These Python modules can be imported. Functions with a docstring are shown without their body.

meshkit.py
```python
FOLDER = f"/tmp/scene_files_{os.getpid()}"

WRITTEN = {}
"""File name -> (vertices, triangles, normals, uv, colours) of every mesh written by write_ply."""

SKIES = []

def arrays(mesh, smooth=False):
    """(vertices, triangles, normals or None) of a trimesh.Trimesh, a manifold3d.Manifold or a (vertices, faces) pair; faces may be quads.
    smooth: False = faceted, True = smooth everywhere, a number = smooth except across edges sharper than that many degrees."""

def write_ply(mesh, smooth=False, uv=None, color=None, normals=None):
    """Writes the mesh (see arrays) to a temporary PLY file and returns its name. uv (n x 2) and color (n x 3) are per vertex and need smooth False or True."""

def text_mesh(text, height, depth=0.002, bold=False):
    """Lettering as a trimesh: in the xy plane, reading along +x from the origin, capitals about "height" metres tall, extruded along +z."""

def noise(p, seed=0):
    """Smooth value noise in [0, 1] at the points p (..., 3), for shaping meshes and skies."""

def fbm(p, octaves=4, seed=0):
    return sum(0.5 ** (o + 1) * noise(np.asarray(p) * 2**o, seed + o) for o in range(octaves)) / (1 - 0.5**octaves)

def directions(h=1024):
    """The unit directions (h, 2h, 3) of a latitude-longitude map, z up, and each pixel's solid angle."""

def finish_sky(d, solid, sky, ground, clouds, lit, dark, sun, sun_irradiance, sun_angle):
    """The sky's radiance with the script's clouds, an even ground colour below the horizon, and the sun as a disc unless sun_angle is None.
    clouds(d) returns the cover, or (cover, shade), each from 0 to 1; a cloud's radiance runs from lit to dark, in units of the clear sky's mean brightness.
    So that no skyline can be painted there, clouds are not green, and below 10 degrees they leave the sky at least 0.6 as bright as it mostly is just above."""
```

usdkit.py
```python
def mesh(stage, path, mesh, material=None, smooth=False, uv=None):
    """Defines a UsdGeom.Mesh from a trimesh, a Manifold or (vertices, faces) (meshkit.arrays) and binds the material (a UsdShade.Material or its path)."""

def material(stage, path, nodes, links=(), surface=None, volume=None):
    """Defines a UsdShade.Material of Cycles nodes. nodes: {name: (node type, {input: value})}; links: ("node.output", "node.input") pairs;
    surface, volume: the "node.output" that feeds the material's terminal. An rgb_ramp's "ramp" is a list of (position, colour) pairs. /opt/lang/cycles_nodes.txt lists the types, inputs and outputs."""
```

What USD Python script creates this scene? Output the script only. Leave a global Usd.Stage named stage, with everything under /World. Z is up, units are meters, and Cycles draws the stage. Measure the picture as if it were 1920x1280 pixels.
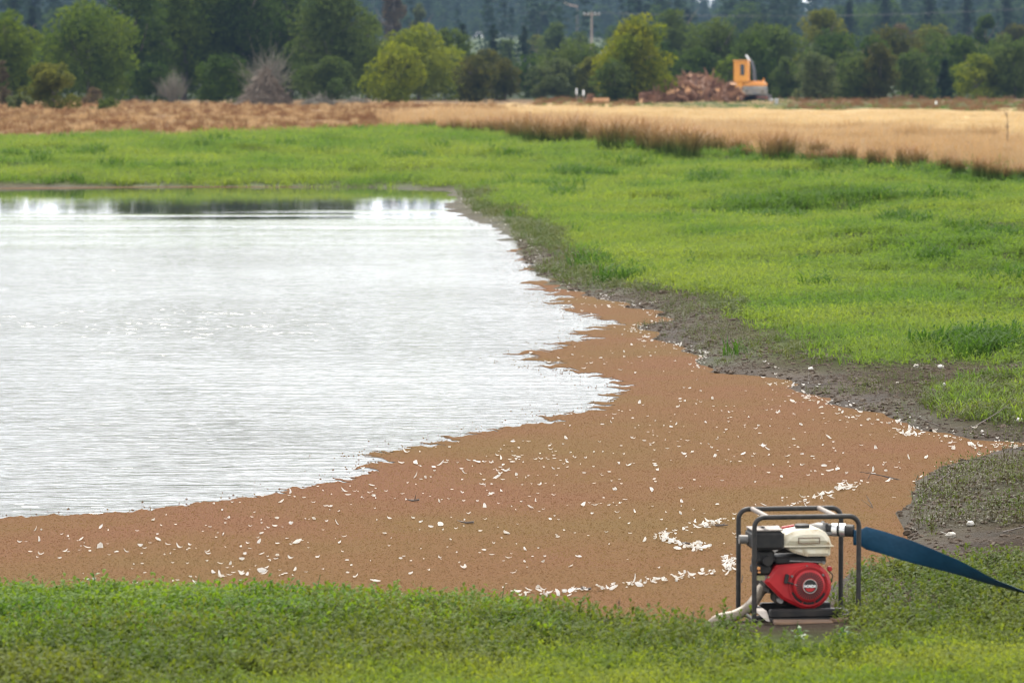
import math, numpy as np, trimesh, shapely, usdkit, meshkit
from shapely.geometry import Polygon, LineString, Point
from pxr import Usd, UsdGeom, UsdLux, UsdShade, Sdf, Gf, Vt

stage = Usd.Stage.CreateInMemory()
UsdGeom.SetStageUpAxis(stage, 'Z'); UsdGeom.SetStageMetersPerUnit(stage, 1.0)
UsdGeom.Xform.Define(stage, '/World'); UsdGeom.Scope.Define(stage, '/World/Looks')
RNG = np.random.default_rng(7)

# ---------------------------------------------------------------- camera, sky, sun, exposure
EYE = 2.5
F = 8000.0                                  # focal length in photograph pixels (1920 wide)
PITCH = math.atan(500 / F)
cam = UsdGeom.Camera.Define(stage, '/World/camera')
cam.CreateHorizontalApertureAttr(36.0); cam.CreateFocalLengthAttr(150.0)
cam.CreateFStopAttr(6.2); cam.CreateFocusDistanceAttr(27.5)
cam.CreateExposureAttr(2.5)
cam.AddTranslateOp().Set(Gf.Vec3d(0, 0, EYE)); cam.AddRotateXOp().Set(90 - math.degrees(PITCH))

SUN_EL, SUN_AZ = math.radians(50), math.radians(-9)
sun = UsdLux.DistantLight.Define(stage, '/World/sun')
sun.CreateIntensityAttr(0.4); sun.CreateAngleAttr(10.0); sun.CreateNormalizeAttr(True)
sun.CreateColorAttr(Gf.Vec3f(1.0, 0.95, 0.86))
sun.AddRotateXYZOp().Set(Gf.Vec3f(-(90 - math.degrees(SUN_EL)), 0, -math.degrees(SUN_AZ)))

SKY_STRENGTH = 0.12
usdkit.material(stage, '/World/Looks/sky', {
    'sky': ('sky_texture', dict(sky_type='single_scattering', sun_disc=False, sun_elevation=SUN_EL, sun_rotation=SUN_AZ, altitude=60.0, aerosol_density=2.0)),
    'geo': ('texture_coordinate', {}),
    'map': ('mapping', dict(scale=(1.6, 1.6, 5.0))),
    'n': ('noise_texture', dict(scale=1.7, detail=6.0, roughness=0.58, distortion=0.35)),
    'cover': ('rgb_ramp', dict(ramp=[(0.30, (0.9,) * 3), (0.48, (1,) * 3)])),
    'n2': ('noise_texture', dict(scale=4.0, detail=5.0)),
    'tone': ('rgb_ramp', dict(ramp=[(0.3, (2.5, 2.56, 2.68)), (0.7, (3.65, 3.64, 3.6))])),
    'mix': ('mix_color', dict(use_clamp=False)),
    'bg': ('background_shader', dict(strength=SKY_STRENGTH))},
    [('geo.generated', 'map.vector'), ('map.vector', 'n.vector'), ('map.vector', 'n2.vector'), ('n.fac', 'cover.fac'), ('n2.fac', 'tone.fac'),
     ('sky.color', 'mix.a'), ('tone.color', 'mix.b'), ('cover.color', 'mix.fac'), ('mix.result', 'bg.color')], surface='bg.background')
dome = UsdLux.DomeLight.Define(stage, '/World/sky')
UsdShade.MaterialBindingAPI.Apply(dome.GetPrim()).Bind(UsdShade.Material.Get(stage, '/World/Looks/sky'))
dome.GetPrim().SetCustomDataByKey('kind', 'structure')

# ---------------------------------------------------------------- helpers
used = {}
def numbered(name, parent='/World'):
    k = (parent, name); n = used.get(k, 0); used[k] = n + 1
    return name if n == 0 else f'{name}_{n:03d}'
def path_of(name, parent=None):
    base = '/World' if parent is None else str(parent.GetPath())
    return f'{base}/{numbered(name, base)}'
def tag(p, label=None, cat=None, group=None, kind=None):
    for k, v in (('label', label), ('category', cat), ('group', group), ('kind', kind)):
        if v: p.SetCustomDataByKey(k, v)
    return p
def obj(name, mesh, mat, parent=None, smooth=False):
    return usdkit.mesh(stage, path_of(name, parent), mesh, L(mat), smooth).GetPrim()
def L(m): return m if isinstance(m, UsdShade.Material) else UsdShade.Material.Get(stage, '/World/Looks/' + m)
def thing(name, label, cat, loc=(0, 0, 0), rz=0, group=None, rot=None, scale=None):
    x = UsdGeom.Xform.Define(stage, path_of(name)); x.AddTranslateOp().Set(Gf.Vec3d(*map(float, loc)))
    if rot is not None: x.AddRotateXYZOp().Set(Gf.Vec3f(*map(float, rot)))
    else: x.AddRotateZOp().Set(float(math.degrees(rz)))
    if scale is not None: x.AddScaleOp().Set(Gf.Vec3f(*np.broadcast_to(np.asarray(scale, float), 3).tolist()))
    return tag(x.GetPrim(), label, cat, group)
def refer(name, cls, label, cat, loc, rot, scale, group):
    x = UsdGeom.Xform.Define(stage, path_of(name))
    x.AddTranslateOp().Set(Gf.Vec3d(*map(float, loc))); x.AddRotateXYZOp().Set(Gf.Vec3f(*map(float, rot))); x.AddScaleOp().Set(Gf.Vec3f(*np.broadcast_to(np.asarray(scale, float), 3).tolist()))
    p = x.GetPrim(); p.GetReferences().AddInternalReference(cls); p.SetInstanceable(True)
    return tag(p, label, cat, group)
cat_ = trimesh.util.concatenate
def T(m, loc=(0, 0, 0), rot=None):
    m = m.copy()
    if rot is not None: m.apply_transform(trimesh.transformations.euler_matrix(*[math.radians(a) for a in rot]))
    m.apply_translation(loc); return m
def box(x0, x1, y0, y1, z0, z1, bev=0.0):
    if bev <= 0:
        return T(trimesh.creation.box((x1 - x0, y1 - y0, z1 - z0)), ((x0 + x1) / 2, (y0 + y1) / 2, (z0 + z1) / 2))
    pts = []
    for sx in (0, 1):
        for sy in (0, 1):
            for sz in (0, 1):
                for k in range(3):
                    p = [(x0, x1)[sx], (y0, y1)[sy], (z0, z1)[sz]]
                    for a, s in enumerate((sx, sy, sz)):
                        if a != k: p[a] += bev * (1 - 2 * s)
                    pts.append(p)
    return trimesh.convex.convex_hull(np.array(pts))
def cyl(p, q, r, n=16, r2=None):
    return tube([p, q], [r, r if r2 is None else r2], n)
def tube(pts, radii, n=10, caps=True):
    pts = np.asarray(pts, float); radii = np.broadcast_to(np.asarray(radii, float), len(pts))
    t = np.gradient(pts, axis=0); t /= np.linalg.norm(t, axis=1, keepdims=True) + 1e-12
    up = np.array([0, 0, 1.0]) if abs(t[0, 2]) < 0.9 else np.array([0, 1.0, 0])
    V = []; a = np.linspace(0, 2 * np.pi, n, endpoint=False)
    u = np.cross(t[0], up); u /= np.linalg.norm(u)
    for i in range(len(pts)):
        u = u - t[i] * (u @ t[i]); u /= np.linalg.norm(u) + 1e-12; w = np.cross(t[i], u)
        V.append(pts[i] + radii[i] * (np.cos(a)[:, None] * u + np.sin(a)[:, None] * w))
    V = np.vstack(V); Fc = []
    for i in range(len(pts) - 1):
        for k in range(n):
            A, B, C, D = i * n + k, i * n + (k + 1) % n, (i + 1) * n + (k + 1) % n, (i + 1) * n + k
            Fc += [(A, B, C), (A, C, D)]
    if caps:
        c0, c1 = len(V), len(V) + 1; V = np.vstack([V, pts[0], pts[-1]]); e = (len(pts) - 1) * n
        for k in range(n): Fc += [(c0, (k + 1) % n, k), (c1, e + k, e + (k + 1) % n)]
    return trimesh.Trimesh(V, np.array(Fc), process=False)
def extrude(poly, depth, axis='y', at=0.0, bev=0.0):
    """A polygon in (x, z), extruded along +y from y = at."""
    layers = [(0.0, poly)] if bev <= 0 else None
    m = trimesh.creation.extrude_polygon(poly, depth, engine='earcut')
    v = m.vertices.copy(); m.vertices = np.stack([v[:, 0], at + depth - v[:, 2], v[:, 1]], 1)
    return m
def disc_poly(cx, cz, r, n=40): return Polygon([(cx + r * math.cos(a), cz + r * math.sin(a)) for a in np.linspace(0, 2 * np.pi, n, endpoint=False)])

# photograph pixels <-> world
cP, sP = math.cos(PITCH), math.sin(PITCH)
def ray(px, py):
    u, v = (np.asarray(px, float) - 960) / F, (640 - np.asarray(py, float)) / F
    return np.stack([u, cP + v * sP, -sP + v * cP], -1)
def at_h(px, py, h=0.0):
    d = ray(px, py); t = (h - EYE) / d[..., 2]
    return np.array([0, 0, EYE]) + d * t[..., None]
def at_y(px, py, Y):
    d = ray(px, py); return np.array([0, 0, EYE]) + d * (Y / d[..., 1])[..., None]
def project(p):
    p = np.asarray(p, float) - [0, 0, EYE]; f = p[..., 1] * cP - p[..., 2] * sP; u = p[..., 1] * sP + p[..., 2] * cP
    return 960 + F * p[..., 0] / f, 640 - F * u / f

# ---------------------------------------------------------------- the pond's outline and the terrain
near_shore = [(-500, 1116), (0, 1120), (400, 1126), (700, 1132), (900, 1140), (1050, 1156), (1200, 1174), (1330, 1176), (1450, 1162), (1500, 1140), (1560, 1100), (1600, 1078),
              (1640, 1066), (1690, 1045), (1702, 1005), (1690, 962), (1722, 915), (1742, 890), (1800, 868), (1860, 850), (1925, 839), (2000, 836)]
right_shore = [(2000, 833), (1925, 830), (1800, 822), (1700, 797), (1620, 770), (1530, 745), (1480, 716), (1440, 704), (1330, 697), (1308, 684), (1312, 668), (1240, 641), (1205, 616),
               (1248, 602), (1230, 585), (1160, 568), (1090, 548), (1040, 536), (1010, 510), (985, 480), (962, 455), (940, 428), (880, 408), (836, 392), (855, 375), (850, 357)]
far_shore = [(700, 351), (350, 350), (0, 353), (-700, 354)]
def world(pl, h=0.0): return at_h(*np.array(pl, float).T, h)[:, :2]
def rough(pts, amp, step, seed):
    """Densify a polyline and shake it with noise growing with distance."""
    ls = LineString(pts); n = int(ls.length / step) + 2
    q = np.array([ls.interpolate(t, normalized=True).coords[0] for t in np.linspace(0, 1, n)])
    w = np.stack([meshkit.fbm(np.stack([q[:, 0] * f, q[:, 1] * f, np.full(n, s)], 1), 3, seed) - 0.5 for f, s in ((2.1, 1.3), (2.1, 7.7))], 1)
    return q + w * amp * (q[:, 1:2] / 30)
shore = np.vstack([rough(world(near_shore), 0.25, 0.12, 3), rough(world(right_shore), 0.45, 0.15, 5), world(far_shore), [(-70, 90), (-70, 21)]])
pond = Polygon(shore).buffer(0)
pond_line = pond.exterior.simplify(0.03)

def pond_dist(x, y):
    pts = shapely.points(np.ravel(x), np.ravel(y)); d = shapely.distance(pond_line, pts)
    return np.where(shapely.contains_xy(pond, np.ravel(x), np.ravel(y)), -d, d).reshape(np.shape(x))
shapely.prepare(pond)
def sstep(a, b, x): t = np.clip((x - a) / (b - a), 0, 1); return t * t * (3 - 2 * t)
def fb(x, y, f, seed, octs=3): return meshkit.fbm(np.stack([x * f, y * f, np.zeros_like(x) + 0.37], -1), octs, seed)
def terrain(x, y, d=None):
    x, y = np.asarray(x, float), np.asarray(y, float)
    if d is None: d = pond_dist(x, y)
    o = np.maximum(d, 0)
    z = 0.012 + 0.085 * (1 - np.exp(-o / 0.7)) + 0.42 * (1 - np.exp(-o / 24)) + (fb(x, y, 2.3, 11) - 0.5) * 0.07 * sstep(0, 1.2, o)
    z += (fb(x, y * 1.6, 0.4, 12) - 0.5) * 0.8 * sstep(0.8, 5, o) * sstep(24, 34, y)
    z += 0.25 * sstep(19, 4, y)                                      # the bank the photographer stands on
    z = np.where(d < 0, -0.30 * (1 - np.exp(d / 1.2)) + 0.004, z)
    # the hills far behind
    s = (x / np.maximum(y, 1)) * F + 960
    z += sstep(430, 950, y) * (9 + 5 * (fb(x, y, 0.004, 21) - 0.5)) * sstep(330, 700, y)
    z += sstep(900, 2500, y) * (30 + 22 * (fb(x, y, 0.0022, 22) - 0.5) - 7 * np.exp(-((s - 1325) / 60) ** 2) - 12 * np.exp(-((s - 1515) / 70) ** 2) + 8 * np.exp(-((s - 900) / 300) ** 2))
    return z
def ground(px, py):
    px, py = np.asarray(px, float), np.asarray(py, float); h = np.full(px.shape, 0.3)
    for _ in range(14):
        p = at_h(px, py, h); h = 0.5 * h + 0.5 * terrain(p[..., 0], p[..., 1])
    return at_h(px, py, h)
def gpoly(pl):
    p = np.array(pl, float); return ground(p[:, 0], p[:, 1])[:, :2]

green_low = [(858, 356), (880, 383), (905, 400), (950, 422), (975, 446), (1010, 468), (1050, 482), (1018, 502), (1030, 526), (1090, 543), (1200, 545), (1290, 556), (1300, 580), (1370, 600),
             (1420, 625), (1380, 655), (1340, 682), (1430, 672), (1500, 680), (1600, 692), (1700, 690), (1800, 683), (2300, 680)]
green_up = [(2300, 355), (1990, 345), (1800, 330), (1650, 315), (1500, 305), (1400, 298), (1300, 293), (1200, 281), (1100, 271), (980, 268), (950, 256), (850, 249), (760, 246), (600, 251),
            (300, 260), (0, 265), (-500, 267)]
green_far = [(-500, 350), (0, 348), (350, 345), (700, 346), (840, 351)]
green = Polygon(np.vstack([gpoly(green_low), gpoly(green_up), gpoly(green_far)])).buffer(0)
patch = Polygon(gpoly([(1735, 752), (1765, 722), (1850, 703), (2150, 690), (2150, 815), (1850, 795), (1775, 785)])).buffer(0)
mudweeds = Polygon(gpoly([(1715, 930), (1760, 895), (1870, 858), (2200, 845), (2200, 1010), (1830, 985), (1725, 1010)])).buffer(0)
bankweeds = Polygon(gpoly([(1575, 1120), (1625, 1080), (1700, 1062), (1800, 1060), (2300, 1040), (2300, 1150), (1800, 1172), (1600, 1180)])).buffer(0)
for g in (green, patch, mudweeds, bankweeds): shapely.prepare(g)
near_edge = gpoly([(-600, 1120), (0, 1124), (400, 1128), (700, 1136), (900, 1146), (1050, 1162), (1200, 1182), (1340, 1186), (1640, 1188), (1800, 1168), (2000, 1160), (2600, 1155)])
lawn = Polygon(np.vstack([near_edge, [(12, 6), (-12, 6)]])).buffer(0); shapely.prepare(lawn)
def soft_in(poly, x, y, w):
    d = shapely.distance(poly.exterior if poly.geom_type == 'Polygon' else poly.boundary, shapely.points(x, y))
    return np.where(shapely.contains_xy(poly, x, y), 0.5 + 0.5 * np.minimum(d / w, 1), 0.5 - 0.5 * np.minimum(d / w, 1))

# ---------------------------------------------------------------- materials
def ramp2(a, b, lo=0.35, hi=0.65): return dict(ramp=[(lo, a), (hi, b)])
def mat(name, a, b=None, scale=6.0, rough=0.6, metal=0.0, bump=0.0, bscale=None, spec=0.5, detail=5.0, lo=0.35, hi=0.65, coat=0.0, bdist=0.01):
    b = b or a
    nodes = {'pos': ('geometry', {}), 'n': ('noise_texture', dict(scale=scale, detail=detail, roughness=0.6)), 'r': ('rgb_ramp', ramp2(a, b, lo, hi)),
             'p': ('principled_bsdf', dict(roughness=rough, metallic=metal, specular_ior_level=spec, coat_weight=coat, coat_roughness=0.25))}
    links = [('pos.position', 'n.vector'), ('n.fac', 'r.fac'), ('r.color', 'p.base_color')]
    if bump:
        nodes['n2'] = ('noise_texture', dict(scale=bscale or scale * 3, detail=4.0)); nodes['b'] = ('bump', dict(strength=bump, distance=bdist))
        links += [('pos.position', 'n2.vector'), ('n2.fac', 'b.height'), ('b.normal', 'p.normal')]
    return usdkit.material(stage, '/World/Looks/' + name, nodes, links, surface='p.BSDF')
def leafmat(name, a, b, scale=0.5, trans=0.35, c=None, rough=0.55, spec=0.3, isl=0.5):
    """Leaves: two tones by position, lighter or darker leaf by leaf, light shining through."""
    nodes = {'g': ('geometry', {}), 'n': ('noise_texture', dict(scale=scale, detail=3.0)), 'r': ('rgb_ramp', ramp2(a, b, 0.38, 0.62)),
             'v': ('map_range', dict(from_min=0.0, from_max=1.0, to_min=1 - isl, to_max=1 + isl)), 'h': ('hsv', dict(fac=1.0)), 'p': ('principled_bsdf', dict(roughness=rough, specular_ior_level=spec)),
             't': ('translucent_bsdf', {}), 'h2': ('hsv', dict(saturation=1.1, value=1.25, hue=0.488)), 'm': ('mix_closure', dict(fac=trans))}
    links = [('g.position', 'n.vector'), ('n.fac', 'r.fac'), ('g.random_per_island', 'v.value'), ('v.result', 'h.value'), ('h.color', 'p.base_color'), ('h.color', 'h2.color'),
             ('h2.color', 't.color'), ('p.BSDF', 'm.closure1'), ('t.BSDF', 'm.closure2')]
    if c is not None:
        nodes['n3'] = ('white_noise_texture', dict(dimensions='1D')); nodes['cm'] = ('rgb_ramp', dict(ramp=[(0.78, (0,) * 3), (0.86, (1,) * 3)])); nodes['mx'] = ('mix_color', dict(b=c))
        links += [('g.random_per_island', 'n3.w'), ('n3.value', 'cm.fac'), ('r.color', 'mx.a'), ('cm.color', 'mx.fac'), ('mx.result', 'h.color')]
    else: links.append(('r.color', 'h.color'))
    return usdkit.material(stage, '/World/Looks/' + name, nodes, links, surface='m.closure')

# ---------------------------------------------------------------- ground
def axis(points):
    out = [points[0][0]]
    for (a, s), (b, s2) in zip(points[:-1], points[1:]):
        x = a
        while x < b - 1e-6:
            k = (x - a) / (b - a); x += s * (1 - k) + s2 * k; out.append(min(x, b))
    return np.unique(np.array(out))
gy = axis([(-60, 12), (10, 0.4), (16, 0.09), (34, 0.11), (60, 0.3), (110, 0.9), (330, 3.5), (900, 30), (3200, 90)])
gxp = axis([(0, 0.09), (7, 0.11), (14, 0.3), (40, 1.6), (120, 8), (900, 90)]); gx = np.unique(np.concatenate([-gxp, gxp]))
GX, GY = np.meshgrid(gx, gy); D = pond_dist(GX, GY); GZ = terrain(GX, GY, D)
x, y, d = GX.ravel(), GY.ravel(), D.ravel(); PX = 960 + F * x / np.maximum(y, 1)
def near_only(poly, w):
    out = np.zeros(len(x)); b = poly.bounds; k = (x > b[0] - w) & (x < b[2] + w) & (y > b[1] - w) & (y < b[3] + w); out[k] = soft_in(poly, x[k], y[k], w); return out
w_green, w_patch, w_lawn, w_weeds = near_only(green, 0.5), near_only(patch, 0.4), near_only(lawn, 0.3), near_only(mudweeds, 0.5)
col = np.tile(np.array([0.047, 0.031, 0.019]), (len(x), 1))                      # mud
def lay(c, w): 
    global col
    col = col + (np.array(c) - col) * np.clip(w, 0, 1)[:, None]
lay((0.066, 0.046, 0.029), sstep(0.5, 2.2, d) * (fb(x, y, 0.8, 31) > 0.2))
lay((0.050, 0.066, 0.016), np.maximum(np.maximum(w_green, w_patch * 0.7), np.maximum(w_lawn, w_weeds * 0.3)))
up_line = gpoly(green_up); o_ = np.argsort(up_line[:, 0]); ry = np.interp(x / np.maximum(y, 1), (up_line[:, 0] / up_line[:, 1])[o_], up_line[o_, 1])
beyond = sstep(-1.0, 1.0, y - ry)
lay((0.18, 0.11, 0.055), beyond)                                                # dry grass
lay((0.33, 0.235, 0.112), beyond * sstep(690, 990, PX + (fb(x, y, 0.12, 71) - 0.5) * 160) * sstep(0, 6, y - ry))   # stubble
far_edge = 232.0
lay((0.070, 0.080, 0.030), sstep(far_edge, far_edge + 8, y) * sstep(1120, 1260, PX))
lay((0.12, 0.078, 0.042), sstep(far_edge + 42, far_edge + 60, y))
lay((0.022, 0.030, 0.013), sstep(310, 340, y))
lay((0.036, 0.050, 0.020), sstep(600, 800, y) * (fb(x, y, 0.006, 33) > 0.62))
lay((0.045, 0.032, 0.022), sstep(0.02, -0.3, d))                                  # pond bed
nx, ny = len(gx), len(gy); idx = np.arange(nx * ny).reshape(ny, nx)
quads = np.stack([idx[:-1, :-1], idx[:-1, 1:], idx[1:, 1:], idx[1:, :-1]], -1).reshape(-1, 4)
usdkit.material(stage, '/World/Looks/ground', {
    'a': ('attribute', dict(attribute='ground_color')), 'g': ('geometry', {}), 'n': ('noise_texture', dict(scale=1.6, detail=8.0, roughness=0.65)), 'r': ('rgb_ramp', dict(ramp=[(0.3, (0.5,) * 3), (0.7, (1.4,) * 3)])),
    'm': ('mix_color', dict(blend_type='multiply', fac=1.0, use_clamp=False)), 'n2': ('noise_texture', dict(scale=14.0, detail=7.0, roughness=0.7)), 'b': ('bump', dict(strength=1.0, distance=0.12)),
    'wet': ('attribute', dict(attribute='wetness')), 'ro': ('map_range', dict(from_min=0.0, from_max=1.0, to_min=0.95, to_max=0.62)), 'p': ('principled_bsdf', dict(specular_ior_level=0.06))},
    [('g.position', 'n.vector'), ('g.position', 'n2.vector'), ('n.fac', 'r.fac'), ('a.color', 'm.a'), ('r.color', 'm.b'), ('m.result', 'p.base_color'), ('n2.fac', 'b.height'), ('b.normal', 'p.normal'),
     ('wet.fac', 'ro.value'), ('ro.result', 'p.roughness')], surface='p.BSDF')
gm = usdkit.mesh(stage, '/World/ground', (np.stack([x, y, GZ.ravel()], 1), quads), L('ground'), True)
UsdGeom.PrimvarsAPI(gm).CreatePrimvar('ground_color', Sdf.ValueTypeNames.Color3fArray, 'vertex').Set(Vt.Vec3fArray.FromNumpy(col.astype(np.float32)))
wet = np.clip(sstep(0.9, 0.05, d + (fb(x, y, 1.5, 35) - 0.5) * 1.2), 0, 1) * (1 - w_lawn)
UsdGeom.PrimvarsAPI(gm).CreatePrimvar('wetness', Sdf.ValueTypeNames.FloatArray, 'vertex').Set(Vt.FloatArray.FromNumpy(wet.astype(np.float32)))
tag(gm.GetPrim(), 'earth of the pond bank, the meadow and the dry field', 'ground', kind='structure')

# ---------------------------------------------------------------- water
usdkit.material(stage, '/World/Looks/water', {
    'g': ('geometry', {}), 'sep': ('separate_xyz', {}), 'm1': ('mapping', dict(scale=(0.75, 4.0, 1.0), rotation=(0, 0, 0.10))), 'n1': ('noise_texture', dict(scale=1.6, detail=3.0, roughness=0.55, distortion=0.4)),
    'm2': ('mapping', dict(scale=(1.7, 8.0, 1.0), rotation=(0, 0, -0.12))), 'n2': ('noise_texture', dict(scale=2.0, detail=2.0, roughness=0.5)), 'add': ('math', dict(math_type='multiply_add', value2=0.35)),
    'cal': ('map_range', dict(clamp=True, from_min=74.0, from_max=97.0, to_min=1.0, to_max=0.015)), 'wm': ('mapping', dict(scale=(0.06, 0.5, 1.0))), 'wob': ('noise_texture', dict(scale=1.0, detail=2.5)), 'wy': ('math', dict(math_type='multiply_add', value2=40.0)), 'wr': ('map_range', dict(clamp=True, from_min=0.02, from_max=0.8, to_min=0.003, to_max=0.10)),
    'pn': ('noise_texture', dict(scale=0.16, detail=3.0)), 'pr': ('map_range', dict(clamp=True, from_min=0.35, from_max=0.65, to_min=0.55, to_max=1.15)), 'ph': ('math', dict(math_type='multiply')), 'h': ('math', dict(math_type='multiply')), 'b': ('bump', dict(strength=1.0, distance=0.031)),
    'p': ('principled_bsdf', dict(base_color=(0.022, 0.022, 0.018), roughness=0.06, ior=1.333, specular_ior_level=0.5))},
    [('g.position', 'sep.vector'), ('g.position', 'm1.vector'), ('m1.vector', 'n1.vector'), ('g.position', 'm2.vector'), ('m2.vector', 'n2.vector'), ('n2.fac', 'add.value1'), ('n1.fac', 'add.value3'),
     ('g.position', 'wm.vector'), ('wm.vector', 'wob.vector'), ('cal.result', 'wr.value'), ('wr.result', 'p.roughness'), ('wob.fac', 'wy.value1'), ('sep.y', 'wy.value3'), ('wy.value', 'cal.value'), ('g.position', 'pn.vector'), ('pn.fac', 'pr.value'), ('pr.result', 'ph.value1'), ('cal.result', 'ph.value2'), ('ph.value', 'h.value1'), ('add.value', 'h.value2'),
     ('h.value', 'b.height'), ('b.normal', 'p.normal')], surface='p.BSDF')
def flat_poly(poly, z, thick=0.0):
    out = []
    for g in getattr(poly, 'geoms', [poly]):
        v, f = trimesh.creation.triangulate_polygon(g, engine='earcut'); out.append(trimesh.Trimesh(np.column_stack([v, np.full(len(v), z)]), f, process=False))
    return cat_(out)
tag(obj('pond_water', flat_poly(pond.buffer(0.35).simplify(0.02), 0.0), 'water'), 'rippled pond water shining white under the sky', 'water', kind='structure')

# the brown floating fern mat along the near and right shore
mat_edge = [(-500, 985), (0, 970), (150, 963), (300, 955), (420, 940), (560, 915), (640, 900), (690, 888), (705, 868), (700, 852), (780, 840), (880, 815), (1000, 797), (1090, 775), (1140, 752), (1165, 730), (1185, 711), (1110, 705),
            (1060, 696), (1010, 678), (975, 660), (1060, 650), (1105, 640), (1115, 620), (1155, 605), (1100, 595), (1035, 578), (1060, 568), (1040, 556), (1000, 545), (985, 533), (1018, 520), (1005, 512), (980, 508), (1000, 497), (978, 480), (972, 462)]
ls = LineString(mat_edge); n = 2600; ep = np.array([ls.interpolate(t, normalized=True).coords[0] for t in np.linspace(0, 1, n)])
k = np.arange(n); zz = np.zeros(n)
ep[:, 0] += (meshkit.fbm(np.stack([ep[:, 1] * 0.16, ep[:, 0] * 0.01, zz], 1), 4, 41) - 0.5) * np.interp(ep[:, 1], [450, 560, 720, 800, 900, 980], [70, 150, 140, 90, 80, 50])
ep[:, 0] += (meshkit.fbm(np.stack([ep[:, 1] * 0.55, ep[:, 0] * 0.02, zz + 5], 1), 2, 47) - 0.5) * np.interp(ep[:, 1], [450, 600, 760, 900, 980], [30, 90, 90, 70, 40])
ep[:, 1] += (meshkit.fbm(np.stack([ep[:, 0] * 0.06, zz, zz], 1), 4, 43) - 0.5) * np.interp(ep[:, 1], [450, 700, 980], [5, 10, 9])
mw = at_h(ep[:, 0], ep[:, 1], 0.0)[:, :2]
matpoly = Polygon(np.vstack([mw, world([(990, 440), (1400, 440), (2600, 600), (2600, 1250), (-700, 1250)])])).buffer(0).intersection(pond.buffer(0.30)).buffer(0)
if matpoly.geom_type != 'Polygon': matpoly = max(matpoly.geoms, key=lambda g: g.area)
shapely.prepare(matpoly)
usdkit.material(stage, '/World/Looks/fern_mat', {
    'g': ('geometry', {}), 'n': ('noise_texture', dict(scale=0.33, detail=6.0, roughness=0.62)), 'v': ('voronoi_texture', dict(scale=85.0)), 'n2': ('noise_texture', dict(scale=60.0, detail=3.0)),
    'r': ('rgb_ramp', dict(ramp=[(0.36, (0.100, 0.0455, 0.0215)), (0.5, (0.095, 0.048, 0.0185)), (0.66, (0.089, 0.052, 0.017))])), 'r2': ('rgb_ramp', dict(ramp=[(0.35, (0.82,) * 3), (0.65, (1.12,) * 3)])),
    'm': ('mix_color', dict(blend_type='multiply', fac=1.0, use_clamp=False)), 'b': ('bump', dict(strength=0.8, distance=0.012)), 'p': ('principled_bsdf', dict(roughness=0.9, specular_ior_level=0.05))},
    [('g.position', 'n.vector'), ('g.position', 'v.vector'), ('g.position', 'n2.vector'), ('n.fac', 'r.fac'), ('n2.fac', 'r2.fac'), ('r.color', 'm.a'), ('r2.color', 'm.b'), ('m.result', 'p.base_color'),
     ('v.distance', 'b.height'), ('b.normal', 'p.normal')], surface='p.BSDF')
mm = flat_poly(matpoly, 0.002)
strip = Polygon(np.vstack([world([(-200, 354.6), (60, 354.4), (300, 351.8), (520, 351.6), (640, 350.6)]), world([(640, 349), (-200, 349)])])).intersection(pond.buffer(0.6)).buffer(0)
tag(obj('far_fern_strip', flat_poly(strip, 0.003), 'fern_mat'), 'thin brown strip of floating water fern along the far shore', 'water fern', kind='stuff')
tag(obj('floating_fern_mat', mm, 'fern_mat'), 'rust brown mat of floating water fern along the near shore', 'water fern', kind='stuff')

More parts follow.
